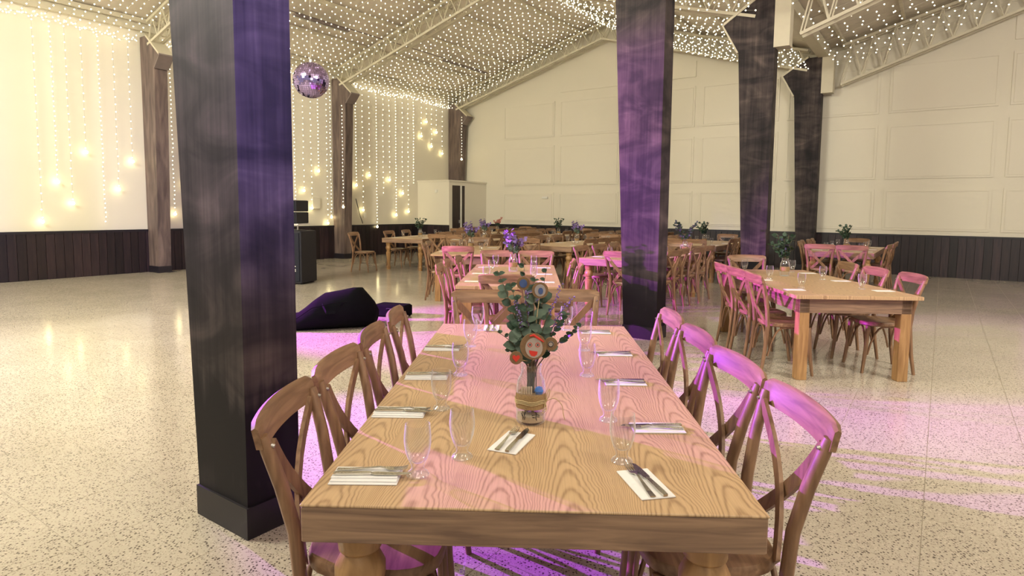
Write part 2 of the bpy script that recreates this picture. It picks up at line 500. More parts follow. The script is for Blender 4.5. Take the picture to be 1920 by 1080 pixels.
# dark plank wainscot
WH = 0.96
wl = MB().box(UL - 0.01, UL + 0.012, VB, 15.26, 0, WH).build('trim_1', M_COLBASE); room(wl)
k = 0
v = 2.0
plank_l = MB().box(0, 0.022, 0, 0.148, 0.0, WH - 0.05).mesh('plank', M_WAIN)
while v < 15.1:
    p = link('plank', plank_l, wl); p.location = (UL + 0.012, v, 0.0); v += 0.156
MB().box(UL + 0.012, UL + 0.05, VB, 15.26, WH - 0.05, WH).build('cap_rail', M_COLBASE, wl)
we = MB().box(-13.2, UR, VE - 0.012, VE + 0.01, 0, WH).build('trim_2', M_COLBASE); room(we)
plank_e = MB().box(0, 0.148, -0.022, 0, 0.0, WH - 0.05).mesh('plank', M_WAIN)
u = -13.1
while u < 2.0:
    p = link('plank', plank_e, we); p.location = (u, VE - 0.012, 0.0); u += 0.156
MB().box(-13.2, UR, VE - 0.05, VE - 0.012, WH - 0.05, WH).build('cap_rail', M_COLBASE, we)

# corner closet with dark door
BU, BV, BZ = -13.21, 15.26, 2.36
cl = MB()
cl.box(UL, BU, BV, BV + 0.08, 0, BZ)                       # face towards the hall
cl.box(BU - 0.08, BU, BV + 0.08, BV + 0.16, 0, BZ)
cl.box(BU - 0.08, BU, BV + 0.82, VE, 0, BZ)
cl.box(BU - 0.08, BU, BV + 0.16, BV + 0.82, 2.24, BZ)
cl.box(UL, BU + 0.03, BV - 0.03, VE, BZ, BZ + 0.05)
clo = cl.build('wall_closet', M_WALL); room(clo)
bd = MB().box(UL, BU + 0.012, BV - 0.012, BV, 0, 0.94).build('trim_3', M_COLBASE); room(bd)
for i in range(9):
    MB().box(UL + 0.002 + i * 0.154, UL + 0.148 + i * 0.154, BV - 0.03, BV - 0.012, 0, 0.9).build('plank', M_WAIN, bd)
dr = MB().box(BU - 0.05, BU - 0.01, BV + 0.16, BV + 0.58, 0.01, 2.24).build('door_1', M_DOORDK); room(dr)
MB().box(BU - 0.045, BU + 0.012, BV + 0.58, BV + 0.64, 0.0, 2.24).build('door_edge', M_WHITE, dr)
MB().box(BU - 0.05, BU - 0.015, BV + 0.64, BV + 0.82, 0.01, 2.24).build('door_leaf', M_DOORDK, dr)
MB().box(BU - 0.01, BU + 0.04, BV + 0.50, BV + 0.53, 1.0, 1.1).build('door_handle', M_BOLT, dr)

# roof: sheets, purlins, trusses
slopes = [(UL - 0.25, RIDGE), (RIDGE, VALLEY), (VALLEY, 2 * VALLEY - RIDGE), (2 * VALLEY - RIDGE, UR)]
roof = empty('ceiling'); roof['kind'] = 'structure'; roof.rotation_euler = (0, 0, -PH)
for a, c in slopes:
    za, zc = roof_z(a), roof_z(c)
    v = VB; i = 0
    while v < VE + 0.1:
        v1 = min(v + 1.02, VE + 0.2); dz = 0.012 * (i % 2)
        MB().prism([(a, za + dz), (c, zc + dz), (c, zc + dz + 0.05), (a, za + dz + 0.05)], v, v1 + 0.01, lambda p, q: (p[0], q, p[1])).build('roof_sheet', M_ROOF, roof)
        v = v1; i += 1
    n = 5
    for q in range(n):
        uu = a + (c - a) * (q + 0.35) / n
        zz = roof_z(uu) - 0.01
        MB().box(uu - 0.03, uu + 0.03, VB, VE, zz - 0.09, zz).build('purlin', M_STEELCREAM, roof)
# ridge and valley beams
for uu in (RIDGE, 2 * VALLEY - RIDGE):
    MB().box(uu - 0.05, uu + 0.05, VB, VE, roof_z(uu) - 0.13, roof_z(uu) - 0.02).build('ridge_beam', M_STEELCREAM, roof)
MB().box(VALLEY - 0.12, VALLEY + 0.12, VB, VE, roof_z(VALLEY) - 0.25, roof_z(VALLEY) - 0.01).build('valley_gutter', M_STEELCREAM, roof)
MB().box(UL, UL + 0.12, VB, VE, roof_z(UL) - 0.2, roof_z(UL)).build('eave_beam', M_STEELCREAM, roof)

bar_me = {}
def truss(v, ua, ub, depth_a, depth_b, zoff=0.0):
    # half lattice girder from eave ua to ridge ub
    t = empty('roof_truss'); t['kind'] = 'structure'; t.rotation_euler = (0, 0, -PH)
    tp = lambda u: Vector((u, v, roof_z(u) - 0.14))
    def bt(u):
        f = (u - ua) / (ub - ua)
        return Vector((u, v, roof_z(u) - (depth_a + (depth_b - depth_a) * f)))
    for w in (-0.11, 0.11):
        for fn in (tp, bt):
            MB().tube([fn(ua) + Vector((0, w, 0)), fn(ub) + Vector((0, w, 0))], 0.038, 4).build('chord', M_STEELCREAM, t)
    n = 13
    for i in range(n):
        u0 = ua + (ub - ua) * i / n; u1 = ua + (ub - ua) * (i + 0.5) / n; u2 = ua + (ub - ua) * (i + 1) / n
        for w in (-0.11, 0.11):
            MB().tube([bt(u0) + Vector((0, w, 0)), tp(u1) + Vector((0, w, 0))], 0.016, 4).build('web_bar', M_STEELCREAM, t)
            MB().tube([tp(u1) + Vector((0, w, 0)), bt(u2) + Vector((0, w, 0))], 0.016, 4).build('web_bar', M_STEELCREAM, t)
    return t
for v in FRAMES:
    vc = v + 0.13
    truss(vc, -14.25, RIDGE, 0.62, 0.60)
    truss(vc, -2.95, RIDGE, 0.62, 0.60)
    truss(vc, -2.2, 2 * VALLEY - RIDGE, 1.05, 0.62)

# columns (tapered, with a knee under the truss)
def column(v, side, mat, name, du=0.0):
    if side == 'R':
        pts = [(-2.6, 0), (-3.0, 0), (-3.22, 4.35), (-3.5, 4.86), (-2.93, 5.24), (-2.6, 5.24)]
    else:
        pts = [(-14.58, 0), (-14.15, 0), (-13.98, 4.42), (-13.74, 4.66), (-14.32, 5.14), (-14.58, 5.14)]
    pts = [(a + du, z) for a, z in pts]
    c = MB().prism(pts, v, v + 0.27, lambda p, q: (p[0], q, p[1])).build(name, mat)
    room(c)
    s = pts[1][0]
    o = pts[0][0]
    lo, hi = min(s, o), max(s, o)
    MB().box(lo - 0.012, hi + 0.012, v - 0.012, v + 0.282, 0, 0.145).build('plinth', M_COLBASE, c)
    # bare steel seat on the knee
    k0, k1, k2 = pts[2], pts[3], pts[4]
    MB().prism([k0, k1, (k1[0], k1[1] + 0.035), (k1[0] + (0.03 if side == 'L' else -0.03), k1[1]), (k0[0] + (0.03 if side == 'L' else -0.03), k0[1] - 0.01)], v - 0.02, v + 0.29, lambda p, q: (p[0], q, p[1])).build('knee_plate', M_STEELCREAM if side == 'R' else M_COLGREY, c)
    MB().prism([k1, k2, (k2[0], k2[1] + 0.05), (k1[0], k1[1] + 0.05)], v - 0.02, v + 0.29, lambda p, q: (p[0], q, p[1])).build('seat_plate', M_STEELCREAM, c)
    return c
for v in FRAMES:
    du = 0.14 if v < 2 else 0.0
    c = column(v, 'R', M_COLUMN, 'column', du)
    # pale steel post of the neighbouring nave standing on the column shoulder
    MB().box(du - 2.62, du - 2.36, v - 0.01, v + 0.25, 4.36, 5.35).build('nave_post', M_STEELCREAM, c)
    column(v, 'L', M_COLFAR, 'column')

# sockets and small wall fittings
def wall_box(name, u, v, z, du, dv, dz, mat, label, cat):
    o = MB().bbox(-du, du, -dv, dv, -dz, dz, min(du, dv, dz) * 0.4).build(name, mat)
    o.location = W(u, v, z); o.rotation_euler = (0, 0, -PH)
    tag(o, label, cat)
    return o
wall_box('wall_sensor', -10.75, VE - 0.05, 1.86, 0.11, 0.02, 0.035, M_WHITE, 'small white box sensor on the panelled end wall', 'sensor')
wall_box('wall_socket', UL + 0.015, 12.9, 1.25, 0.014, 0.06, 0.08, M_WHITE, 'white socket plate on string-lit wall above the dark wainscot', 'socket')
wall_box('control_panel', UL + 0.03, 11.1, 1.60, 0.028, 0.13, 0.17, M_WALL, 'cream control box on string-lit wall beside the loudspeakers', 'control box')
wall_box('door_chime', -13.75, BV - 0.02, 2.05, 0.05, 0.018, 0.05, M_WHITE, 'small white bell box on corner closet wall', 'bell box')

# ---------------------------------------------------------------- ceiling fittings
def batten(u, v0, v1, label):
    z = roof_z(u) - 0.19
    e = empty('batten_light', W(u, (v0 + v1) / 2, z), -PH)
    tag(e, label, 'ceiling lamp', 'unlit lamp battens under the roof')
    h = (v1 - v0) / 2
    MB().bbox(-0.07, 0.07, -h, h, 0, 0.06, 0.015).build('housing', M_COLGREY, e)
    MB().tube([(0, -h + 0.05, -0.02), (0, h - 0.05, -0.02)], 0.02, 8).build('tube_lamp', M_WIRE, e)
    for q in (-h * 0.7, h * 0.7):
        MB().box(-0.01, 0.01, q - 0.01, q + 0.01, 0.06, 0.20).build('hanger', M_WIRE, e)
batten(-12.5, 9.0, 10.6, 'dark lamp batten under the roof, on the near side of the truss')
batten(-12.5, 14.2, 16.3, 'dark lamp batten under the roof, on the far side of the truss')
cd = MB().tube([W(-12.45, 2.0, roof_z(-12.45) - 0.13), W(-12.45, 14.2, roof_z(-12.45) - 0.13)], 0.014, 6).build('conduit', M_COLGREY)
tag(cd, 'thin dark conduit running along the roof between lamp battens', 'conduit')

# fairy lights: one net per bay and roof slope, plus strands down the wall
def add_bulb(mb, p, r):
    x, y, z = p
    mb.add([(x+r,y,z),(x-r,y,z),(x,y+r,z),(x,y-r,z),(x,y,z+r),(x,y,z-r)],
           [(0,2,4),(2,1,4),(1,3,4),(3,0,4),(2,0,5),(1,2,5),(3,1,5),(0,3,5)])
def net(u0, u1, v0, v1, label, drop0, drop1, sag, du=0.175, dv=0.185, dens=1.0):
    e = empty('fairy_light_net', (0, 0, 0), -PH)
    tag(e, label, 'fairy lights', 'nets of fairy lights under the roof')
    bl = MB(); wr = MB()
    nv = int(round((v1 - v0) / dv)); nu = int(round(abs(u1 - u0) / du))
    for j in range(nv):
        v = v0 + (j + 0.5) * (v1 - v0) / nv
        path = []
        ph = random.uniform(-0.5, 0.5); sg = sag * random.uniform(0.75, 1.2)
        for i in range(nu + 1):
            f = min(1, max(0, (i + ph * 0.9) / nu))
            u = u0 + (u1 - u0) * f
            z = roof_z(u) - (drop0 + (drop1 - drop0) * f) - sg * 4 * f * (1 - f) - random.uniform(0, 0.03)
            p = (u, v + random.uniform(-0.03, 0.03), z)
            path.append(p)
            add_bulb(bl, p, 0.0150)
        wr.tube(path[::3] + [path[-1]], 0.002, 3)
    tag(bl.build('bulbs', M_BULB, e), kind='stuff')
    tag(wr.build('wires', M_WIRE, e), kind='stuff')
    return e
bays = [(-2.5, 1.5, 'behind the first truss'), (1.75, 6.5, 'over the dance floor'), (6.85, 11.6, 'over the middle bay'), (12.0, 16.9, 'over the last bay by the end wall')]
for v0, v1, nm in bays:
    net(RIDGE - 0.05, UL + 0.15, v0, v1, 'fairy light net on the wall-side roof slope ' + nm, 0.20, 0.42, 0.10)
    net(RIDGE + 0.05, VALLEY - 0.3, v0, v1, 'fairy light net on the column-side roof slope ' + nm, 0.20, 0.55, 0.25, 0.17, 0.18)
    net(VALLEY + 0.3, 2 * VALLEY - RIDGE - 0.2, v0, v1, 'fairy light net in neighbouring nave, ' + nm, 0.55, 0.30, 0.2, 0.26, 0.28)

def strand(u, v, ztop, zbot, globe, label, gap=0.155):
    e = empty('fairy_light_strand', W(u, v, zbot), -PH)
    tag(e, label, 'fairy lights', 'fairy light strands hanging on the wall')
    bl = MB(); n = max(3, int((ztop - zbot) / gap))
    for i in range(n):
        z = (ztop - zbot) * (i + 0.5) / n
        add_bulb(bl, (random.uniform(-.006, .006), random.uniform(-.012, .012), z), 0.0132)
    tag(bl.build('bulbs', M_BULB, e), kind='stuff')
    MB().tube([(0, 0, 0), (0, 0, (ztop - zbot))], 0.0025, 3).build('wire', M_WIRE, e)
    if globe:
        g = MB().lathe([(0.0, -0.036), (0.019, -0.030), (0.030, -0.014), (0.032, 0.0), (0.026, 0.018), (0.013, 0.028), (0.0, 0.032)], 10).build('globe_bulb', M_GLOBE, e, True)
    return e
ORD = 'first second third fourth fifth sixth seventh eighth ninth tenth eleventh twelfth thirteenth fourteenth fifteenth sixteenth seventeenth eighteenth nineteenth twentieth'.split()
vs = []
v = 4.6
while v < 15.1:
    if not (11.60 < v < 12.08) and not (6.45 < v < 6.95): vs.append(v)
    v += 0.27 + random.uniform(-0.03, 0.03)
for i, v in enumerate(vs):
    ztop = roof_z(UL + 0.1) - 0.40
    zb = [1.3, 2.1, 1.5, 2.5, 1.05, 1.8, 2.25, 1.2, 1.95, 1.4, 2.4, 1.0][i % 12] + random.uniform(-0.2, 0.2)
    globe = i % 5 != 4
    where = 'before the middle wall column' if v < 11.6 else 'between middle wall column and closet'
    if v < 6.6: where = 'before the first wall column'
    k = sum(1 for q in vs[:i] if (q < 6.6) == (v < 6.6) and (q < 11.6) == (v < 11.6)) + 1
    strand(UL + 0.09, v, ztop, zb, globe, 'fairy light strand %s, %s counted towards the end wall' % (where, ORD[k - 1]), 0.095 if i % 3 == 1 else 0.155)
for i, (v, zb) in enumerate([(15.35, 3.9), (15.6, 4.4), (15.85, 3.6), (16.1, 4.1), (16.4, 3.4)]):
    strand(UL + 0.09, v, roof_z(UL + 0.1) - 0.4, zb, True, 'short fairy light strand above the closet, %s from the string-lit wall' % ['first', 'second', 'third', 'fourth', 'fifth'][i])
strand(-14.60, 11.66, 5.0, 1.2, True, 'fairy light strand along outer edge of the middle wall column', 0.10)
strand(-14.10, 11.68, 4.4, 1.5, True, 'fairy light strand along inner edge of the middle wall column', 0.10)
strand(-13.93, 16.76, 4.7, 3.2, True, 'fairy light strand along the wall column above the closet', 0.10)

# thick garland gathered along the eave above the wall strands
for v0, v1, nm in bays[1:]:
    e = empty('fairy_light_garland', (0, 0, 0), -PH)
    tag(e, 'bunched fairy light garland along the wall top ' + nm, 'fairy lights', 'garlands along the eave')
    bl = MB(); path = []
    n = int((v1 - v0) / 0.045)
    for i in range(n):
        v = v0 + (v1 - v0) * i / n
        z = roof_z(UL + 0.15) - 0.40 - 0.10 * abs(math.sin(i * 0.05)) + random.uniform(-0.05, 0.05)
        add_bulb(bl, (UL + 0.16 + random.uniform(-0.04, 0.06), v, z), 0.0135)
        if i % 8 == 0: path.append((UL + 0.16, v, z))
    tag(bl.build('bulbs', M_BULB, e), kind='stuff')
    MB().tube(path, 0.004, 4).build('wire', M_WIRE, e)

# mirror ball
def disco():
    c = Vector((-3.23, 10.0, 3.50)); r = 0.28
    e = empty('disco_ball', c)
    tag(e, 'mirrored disco ball hanging beside the front column', 'disco ball')
    MB().lathe([(r * 0.985 * math.sin(math.pi * i / 16), -r * 0.985 * math.cos(math.pi * i / 16)) for i in range(17)], 24).build('core', M_SPK, e, True)
    tl = MB()
    rows_ = 26
    for i in range(1, rows_):
        th = math.pi * i / rows_
        n = max(4, int(2 * math.pi * r * math.sin(th) / (math.pi * r / rows_)))
        for k in range(n):
            a = 2 * math.pi * k / n
            nrm = Vector((math.sin(th) * math.cos(a), math.sin(th) * math.sin(a), math.cos(th)))
            t1 = Vector((-math.sin(a), math.cos(a), 0)); t2 = nrm.cross(t1)
            nn = (nrm + t1 * random.gauss(0, 0.05) + t2 * random.gauss(0, 0.05)).normalized()
            a1 = (t1 - nn * t1.dot(nn)).normalized(); a2 = nn.cross(a1)
            h = math.pi * r / rows_ * 0.47
            p = nrm * r
            tl.add([p + a1*h + a2*h, p - a1*h + a2*h, p - a1*h - a2*h, p + a1*h - a2*h], [(0, 1, 2, 3)])
    m, nt, N, L, b = newmat('mirror_tile')
    b.inputs['Base Color'].default_value = (0.52, 0.42, 0.82, 1); b.inputs['Metallic'].default_value = 1; b.inputs['Roughness'].default_value = 0.06  # purple of the reflected stage light put into the mirror tint
    tag(tl.build('mirror_tiles', m, e), kind='stuff')
    MB().lathe([(0.03, r - 0.01), (0.03, r + 0.04), (0.012, r + 0.06), (0.0, r + 0.06)], 12).build('cap', M_BOLT, e, True)
    MB().tube([(0, 0, r + 0.05), (0, 0, 6.9 - c.z)], 0.003, 4).build('cable', M_WIRE, e)
disco()

# ---------------------------------------------------------------- chairs
def make_chair():
    e = empty('crossback_chair')
    # seat: rounded trapezoid with a soft edge
    out = []
    n = 28
    for i in range(n):
        a = 2 * math.pi * i / n
        c, s = math.cos(a), math.sin(a)
        p = 3.2
        x = math.copysign(abs(c) ** (2 / p), c); y = math.copysign(abs(s) ** (2 / p), s)
        out.append((x * (0.205 + 0.022 * y), y * 0.205))
    mb = MB(); vs = []; fs = []
    for sc, z in ((0.93, 0.435), (1.0, 0.443), (1.0, 0.462), (0.965, 0.474), (0.80, 0.474), (0.4, 0.466)):
        vs += [(x * sc, y * sc, z) for x, y in out]
    for k in range(5):
        for i in range(n):
            j = (i + 1) % n
            fs.append((k*n+i, k*n+j, (k+1)*n+j, (k+1)*n+i))
    fs.append(tuple(range(n - 1, -1, -1))); fs.append(tuple(range(5 * n, 6 * n)))
    mb.add(vs, fs).build('seat', M_RAIL, e, 50)
    for s in (-1, 1):
        path = [(s*0.195, -0.245, 0.0), (s*0.186, -0.215, 0.2), (s*0.180, -0.195, 0.44), (s*0.186, -0.205, 0.58), (s*0.205, -0.232, 0.72), (s*0.222, -0.262, 0.83), (s*0.226, -0.272, 0.868)]
        bp = MB().tube(path, [0.015, 0.019, 0.023, 0.024, 0.024, 0.022, 0.018], 8, [0.014, 0.017, 0.019, 0.019, 0.019, 0.018, 0.015], (1, 0, 0)).build('back_post', M_CHAIR, e, 60)
        MB().tube([(s*0.2235, -0.250, 0.842), (s*0.2235, -0.2405, 0.840)], [0.006, 0.005], 8).build('bolt', M_BOLT, bp)
        MB().tube([(s*0.185, 0.165, 0.44), (s*0.192, 0.178, 0.22), (s*0.205, 0.205, 0.0)], [0.020, 0.018, 0.013], 8).build('leg', M_CHAIR, e, 60)
    # curved top rail
    mb = MB(); vs = []; fs = []; m = 16
    for i in range(m + 1):
        x = -0.248 + 0.496 * i / m; f = (x / 0.248)
        y = -0.284 - 0.030 * (1 - f * f)
        edge = 1.0 if abs(f) < 0.97 else 0.7
        zc = 0.868 + 0.004 * (1 - f * f)
        hw = (0.042 + 0.003 * (1 - f * f)) * edge; th = 0.013 * edge
        lean = 0.012
        vs += [(x, y + lean - th, zc - hw), (x, y + lean + th, zc - hw), (x, y + th, zc + hw * 0.8), (x, y, zc + hw), (x, y - th, zc + hw * 0.8)]
    for i in range(m):
        for k in range(5):
            j = (k + 1) % 5
            fs.append((i*5+k, i*5+j, (i+1)*5+j, (i+1)*5+k))
    fs.append((4, 3, 2, 1, 0)); fs.append(tuple(m*5 + k for k in range(5)))
    mb.add(vs, fs).build('top_rail', M_RAIL, e, 50)
    # crossed slats
    for s in (-1, 1):
        path = []; dirs = []
        for i in range(9):
            f = i / 8
            x = s * (0.205 - 0.345 * f)
            z = 0.835 - 0.375 * f
            y = -0.262 + 0.075 * f - 0.030 * math.sin(math.pi * f) + (0.007 if s > 0 else -0.007)
            path.append((x, y, z))
        MB().strip(path, Vector((0.375, 0, -s * 0.345)), [0.0215] * 9, 0.0065, (0, 1, 0)).build('cross_slat', M_CHAIR, e)
    # bentwood braces under the seat
    def arch(p0, p1, dirv):
        p0 = Vector(p0); p1 = Vector(p1); pts = []
        for i in range(11):
            f = i / 10
            z = 0.17 + 0.262 * (1 - abs(2 * f - 1) ** 2.6)
            g = 0.5 - 0.5 * math.copysign(abs(1 - 2 * f) ** 0.8, 1 - 2 * f)
            q = p0.lerp(p1, g) + Vector(dirv) * (1 - abs(2 * f - 1)) * 0.012
            pts.append((q.x, q.y, z))
        return pts
    zz = 0.0
    for p0, p1, d in (((-0.178, 0.172, 0), (0.178, 0.172, 0), (0, -1, 0)), ((-0.170, -0.205, 0), (0.170, -0.205, 0), (0, 1, 0)),
                      ((-0.186, -0.19, 0), (-0.186, 0.16, 0), (1, 0, 0)), ((0.186, -0.19, 0), (0.186, 0.16, 0), (-1, 0, 0))):
        MB().tube(arch(p0, p1, d), 0.0095, 6).build('brace', M_CHAIR, e, 60)
    return e
CHAIR0 = make_chair()
CHAIR_KIDS = {}
def remember(o):
    CH[o.name] = list(o.children)
    for c in o.children: remember(c)
bpy.context.view_layer.update()
remember(CHAIR0)
for nm in list(CH):
    if not CH[nm]: CH[nm] = []
chair_used = [False]
def kids(o):
    return CH.get(o.name, [])
def copy_reg(o, parent=None):
    c = o.copy(); COL.objects.link(c)
    if parent is not None: c.parent = parent
    CH[c.name] = [copy_reg(ch, c) for ch in CH.get(o.name, [])]
    return c
RAIL = 0.30    # rail sits this far behind the seat centre
def chair(x, y, face, label, group):
    """x, y of the top rail; face = heading in degrees (0 = +y, 90 = -x)."""
    if not chair_used[0]:
        c = CHAIR0; chair_used[0] = True
    else:
        c = copy_reg(CHAIR0)
    a = R(face)
    d = Vector((-math.sin(a), math.cos(a), 0))
    c.location = Vector((x, y, 0)) + d * RAIL
    c.rotation_euler = (0, 0, a)
    tag(c, label, 'chair', group)
    return c

# ---------------------------------------------------------------- tables
TURNED = [(0.043, 0.0), (0.043, 0.05), (0.050, 0.06), (0.052, 0.08), (0.040, 0.095), (0.036, 0.12), (0.042, 0.22), (0.054, 0.36), (0.060, 0.42), (0.060, 0.445),
          (0.045, 0.455), (0.040, 0.468), (0.050, 0.476), (0.050, 0.488), (0.042, 0.496), (0.056, 0.51), (0.066, 0.54), (0.066, 0.57), (0.052, 0.60), (0.046, 0.61), (0.056, 0.62), (0.056, 0.635), (0.060, 0.645), (0.062, 0.69)]
def table(x, y, yaw, w, l, turned, label, th=0.08, group='oak banquet tables'):
    """x, y = middle of the near short edge; the table runs l along +y turned by yaw (degrees, clockwise)."""
    e = empty('banquet_table', (x, y, 0), -R(yaw))
    tag(e, label, 'table', group)
    h = w / 2
    if turned:
        MB().bbox(-h, h, 0, l, 0.753, 0.76, 0.002).build('table_top', M_TOP, e)
        MB().bbox(-h + 0.002, h - 0.002, 0.002, l - 0.002, 0.76 - th, 0.7535, 0.003).build('edge_band', M_EDGE, e)
        ins = 0.115
        for sx in (-1, 1):
            for yy in (ins, l - ins):
                MB().lathe([(r, z * (0.76 - th) / 0.69) for r, z in TURNED], 20, (sx * (h - ins), yy, 0)).build('leg', M_LEG, e, 40)
    else:
        MB().bbox(-h, h, 0, l, 0.728, 0.76, 0.003).build('table_top', M_TOP, e)
        i = 0.06
        for q in ((-h + i, h - i, i, i + 0.025), (-h + i, h - i, l - i - 0.025, l - i), (-h + i, -h + i + 0.025, i + 0.025, l - i - 0.025), (h - i - 0.025, h - i, i + 0.025, l - i - 0.025)):
            MB().box(q[0], q[1], q[2], q[3], 0.60, 0.728).build('apron', M_EDGE, e)
        for sx in (-1, 1):
            for yy in (i, l - i - 0.09):
                x0 = sx * (h - i) - (0.09 if sx > 0 else 0)
                MB().bbox(x0, x0 + 0.09, yy, yy + 0.09, 0, 0.7279, 0.004).build('leg', M_LEG, e)
    return e

# ---------------------------------------------------------------- tableware
def glass_mesh():
    o = [(0.0, 0.0), (0.030, 0.0), (0.031, 0.003), (0.028, 0.008), (0.019, 0.014), (0.0165, 0.022), (0.018, 0.030), (0.026, 0.046), (0.033, 0.068), (0.0365, 0.090), (0.0370, 0.105), (0.0355, 0.125), (0.0338, 0.142)]
    i = [(0.0326, 0.1425), (0.0340, 0.125), (0.0354, 0.105), (0.0349, 0.090), (0.0314, 0.068), (0.0240, 0.047), (0.014, 0.037), (0.0, 0.034)]
    return MB().lathe(o + i, 24).mesh('water_glass', M_GLASS, True)
GLASS_ME = glass_mesh()
def water_glass(x, y, label, group, z=0.76):
    o = link('water_glass', GLASS_ME); o.location = (x, y, z + 0.0006); tag(o, label, 'glass', group)
    return o
def fork_mesh():
    mb = MB()
    # handle along +y (tines at +y end), flat on z
    path = [(0, 0, 0.003), (0, 0.03, 0.003), (0, 0.08, 0.006), (0, 0.115, 0.009), (0, 0.13, 0.006)]
    mb.strip(path, (1, 0, 0), [0.0075, 0.0065, 0.004, 0.003, 0.005], 0.0011, (0, 0, 1))
    mb.strip([(0, 0.13, 0.006), (0, 0.138, 0.004), (0, 0.152, 0.003)], (1, 0, 0), [0.005, 0.011, 0.0115], 0.0009, (0, 0, 1))
    for k in range(4):
        x = -0.0098 + k * 0.0065
        mb.strip([(x, 0.150, 0.003), (x, 0.175, 0.004), (x, 0.19, 0.0085)], (1, 0, 0), [0.0018, 0.0016, 0.0009], 0.0008, (0, 0, 1))
    return mb.mesh('fork', M_STEEL)
def knife_mesh():
    mb = MB()
    mb.strip([(0, 0, 0.004), (0, 0.02, 0.004), (0, 0.09, 0.004), (0, 0.10, 0.004)], (1, 0, 0), [0.006, 0.0075, 0.006, 0.004], 0.0028, (0, 0, 1))
    mb.strip([(0, 0.10, 0.004), (0.001, 0.11, 0.004), (0.002, 0.17, 0.003), (0.001, 0.195, 0.003), (-0.002, 0.205, 0.003)], (1, 0, 0), [0.005, 0.0095, 0.0095, 0.007, 0.001], 0.0007, (0, 0, 1))
    return mb.mesh('knife', M_STEEL)
FORK_ME, KNIFE_ME = fork_mesh(), knife_mesh()
def napkin_mesh():
    mb = MB()
    mb.bbox(-0.046, 0.046, -0.09, 0.09, 0, 0.0035, 0.001)
    mb.bbox(-0.046, 0.036, -0.088, 0.088, 0.0037, 0.0072, 0.001)
    mb.bbox(-0.046, 0.022, -0.089, 0.087, 0.0074, 0.0105, 0.001)
    return mb.mesh('folded_napkin', M_NAPKIN)
NAP_ME = napkin_mesh()
NAP_FLAT = MB().bbox(-0.046, 0.046, -0.085, 0.085, 0, 0.004, 0.0012).mesh('folded_napkin', M_NAPKIN)
def setting(x, y, face, place, group, thick=True, cutlery=True, z=0.76):
    """napkin centred at x, y; tines point along heading `face` (degrees, 0 = +y)."""
    a = R(face)
    n = link('folded_napkin', NAP_ME if thick else NAP_FLAT)
    n.location = (x, y, z + 0.0005); n.rotation_euler = (0, 0, a)
    tag(n, 'folded paper napkin, ' + place, 'napkin', group)
    if not cutlery: return
    zt = z + (0.0112 if thick else 0.0047)
    def put(me, name, dx, dy, rot, lab):
        o = link(name, me)
        off = Matrix.Rotation(a, 3, 'Z') @ Vector((dx, dy, 0))
        o.location = (x + off.x, y + off.y, zt); o.rotation_euler = (0, 0, a + rot)
        tag(o, lab + ' on the napkin ' + place, 'cutlery', group + ' cutlery')
    put(FORK_ME, 'fork', -0.022 if thick else -0.015, -0.083, R(random.uniform(-5, 3)), 'steel fork')
    put(KNIFE_ME, 'table_knife', 0.006 if thick else 0.018, -0.085, R(random.uniform(-3, 4)), 'steel table knife')

# ---------------------------------------------------------------- jars and bouquets
JAR_P = [(0.0, 0.0), (0.043, 0.0), (0.048, 0.006), (0.049, 0.02), (0.049, 0.125), (0.046, 0.145), (0.036, 0.165), (0.033, 0.175), (0.034, 0.196), (0.036, 0.200)]
JAR_I = [(0.0335, 0.2005), (0.0315, 0.195), (0.0305, 0.175), (0.0335, 0.164), (0.0435, 0.144), (0.0465, 0.124), (0.0465, 0.02), (0.044, 0.009), (0.0, 0.007)]
JAR_ME = MB().lathe(JAR_P + JAR_I, 28).mesh('jar_glass', M_GLASS, True)
BAND_ME = MB().lathe([(0.0496, 0.055), (0.0512, 0.056), (0.0515, 0.098), (0.0500, 0.104), (0.0496, 0.104)], 28).mesh('burlap_band', M_BURLAP, True)
SAND_ME = MB().lathe([(0.0, 0.0076), (0.0435, 0.0096), (0.0458, 0.020), (0.0458, 0.030), (0.03, 0.034), (0.0, 0.036)], 20).mesh('sand', M_SAND, True)
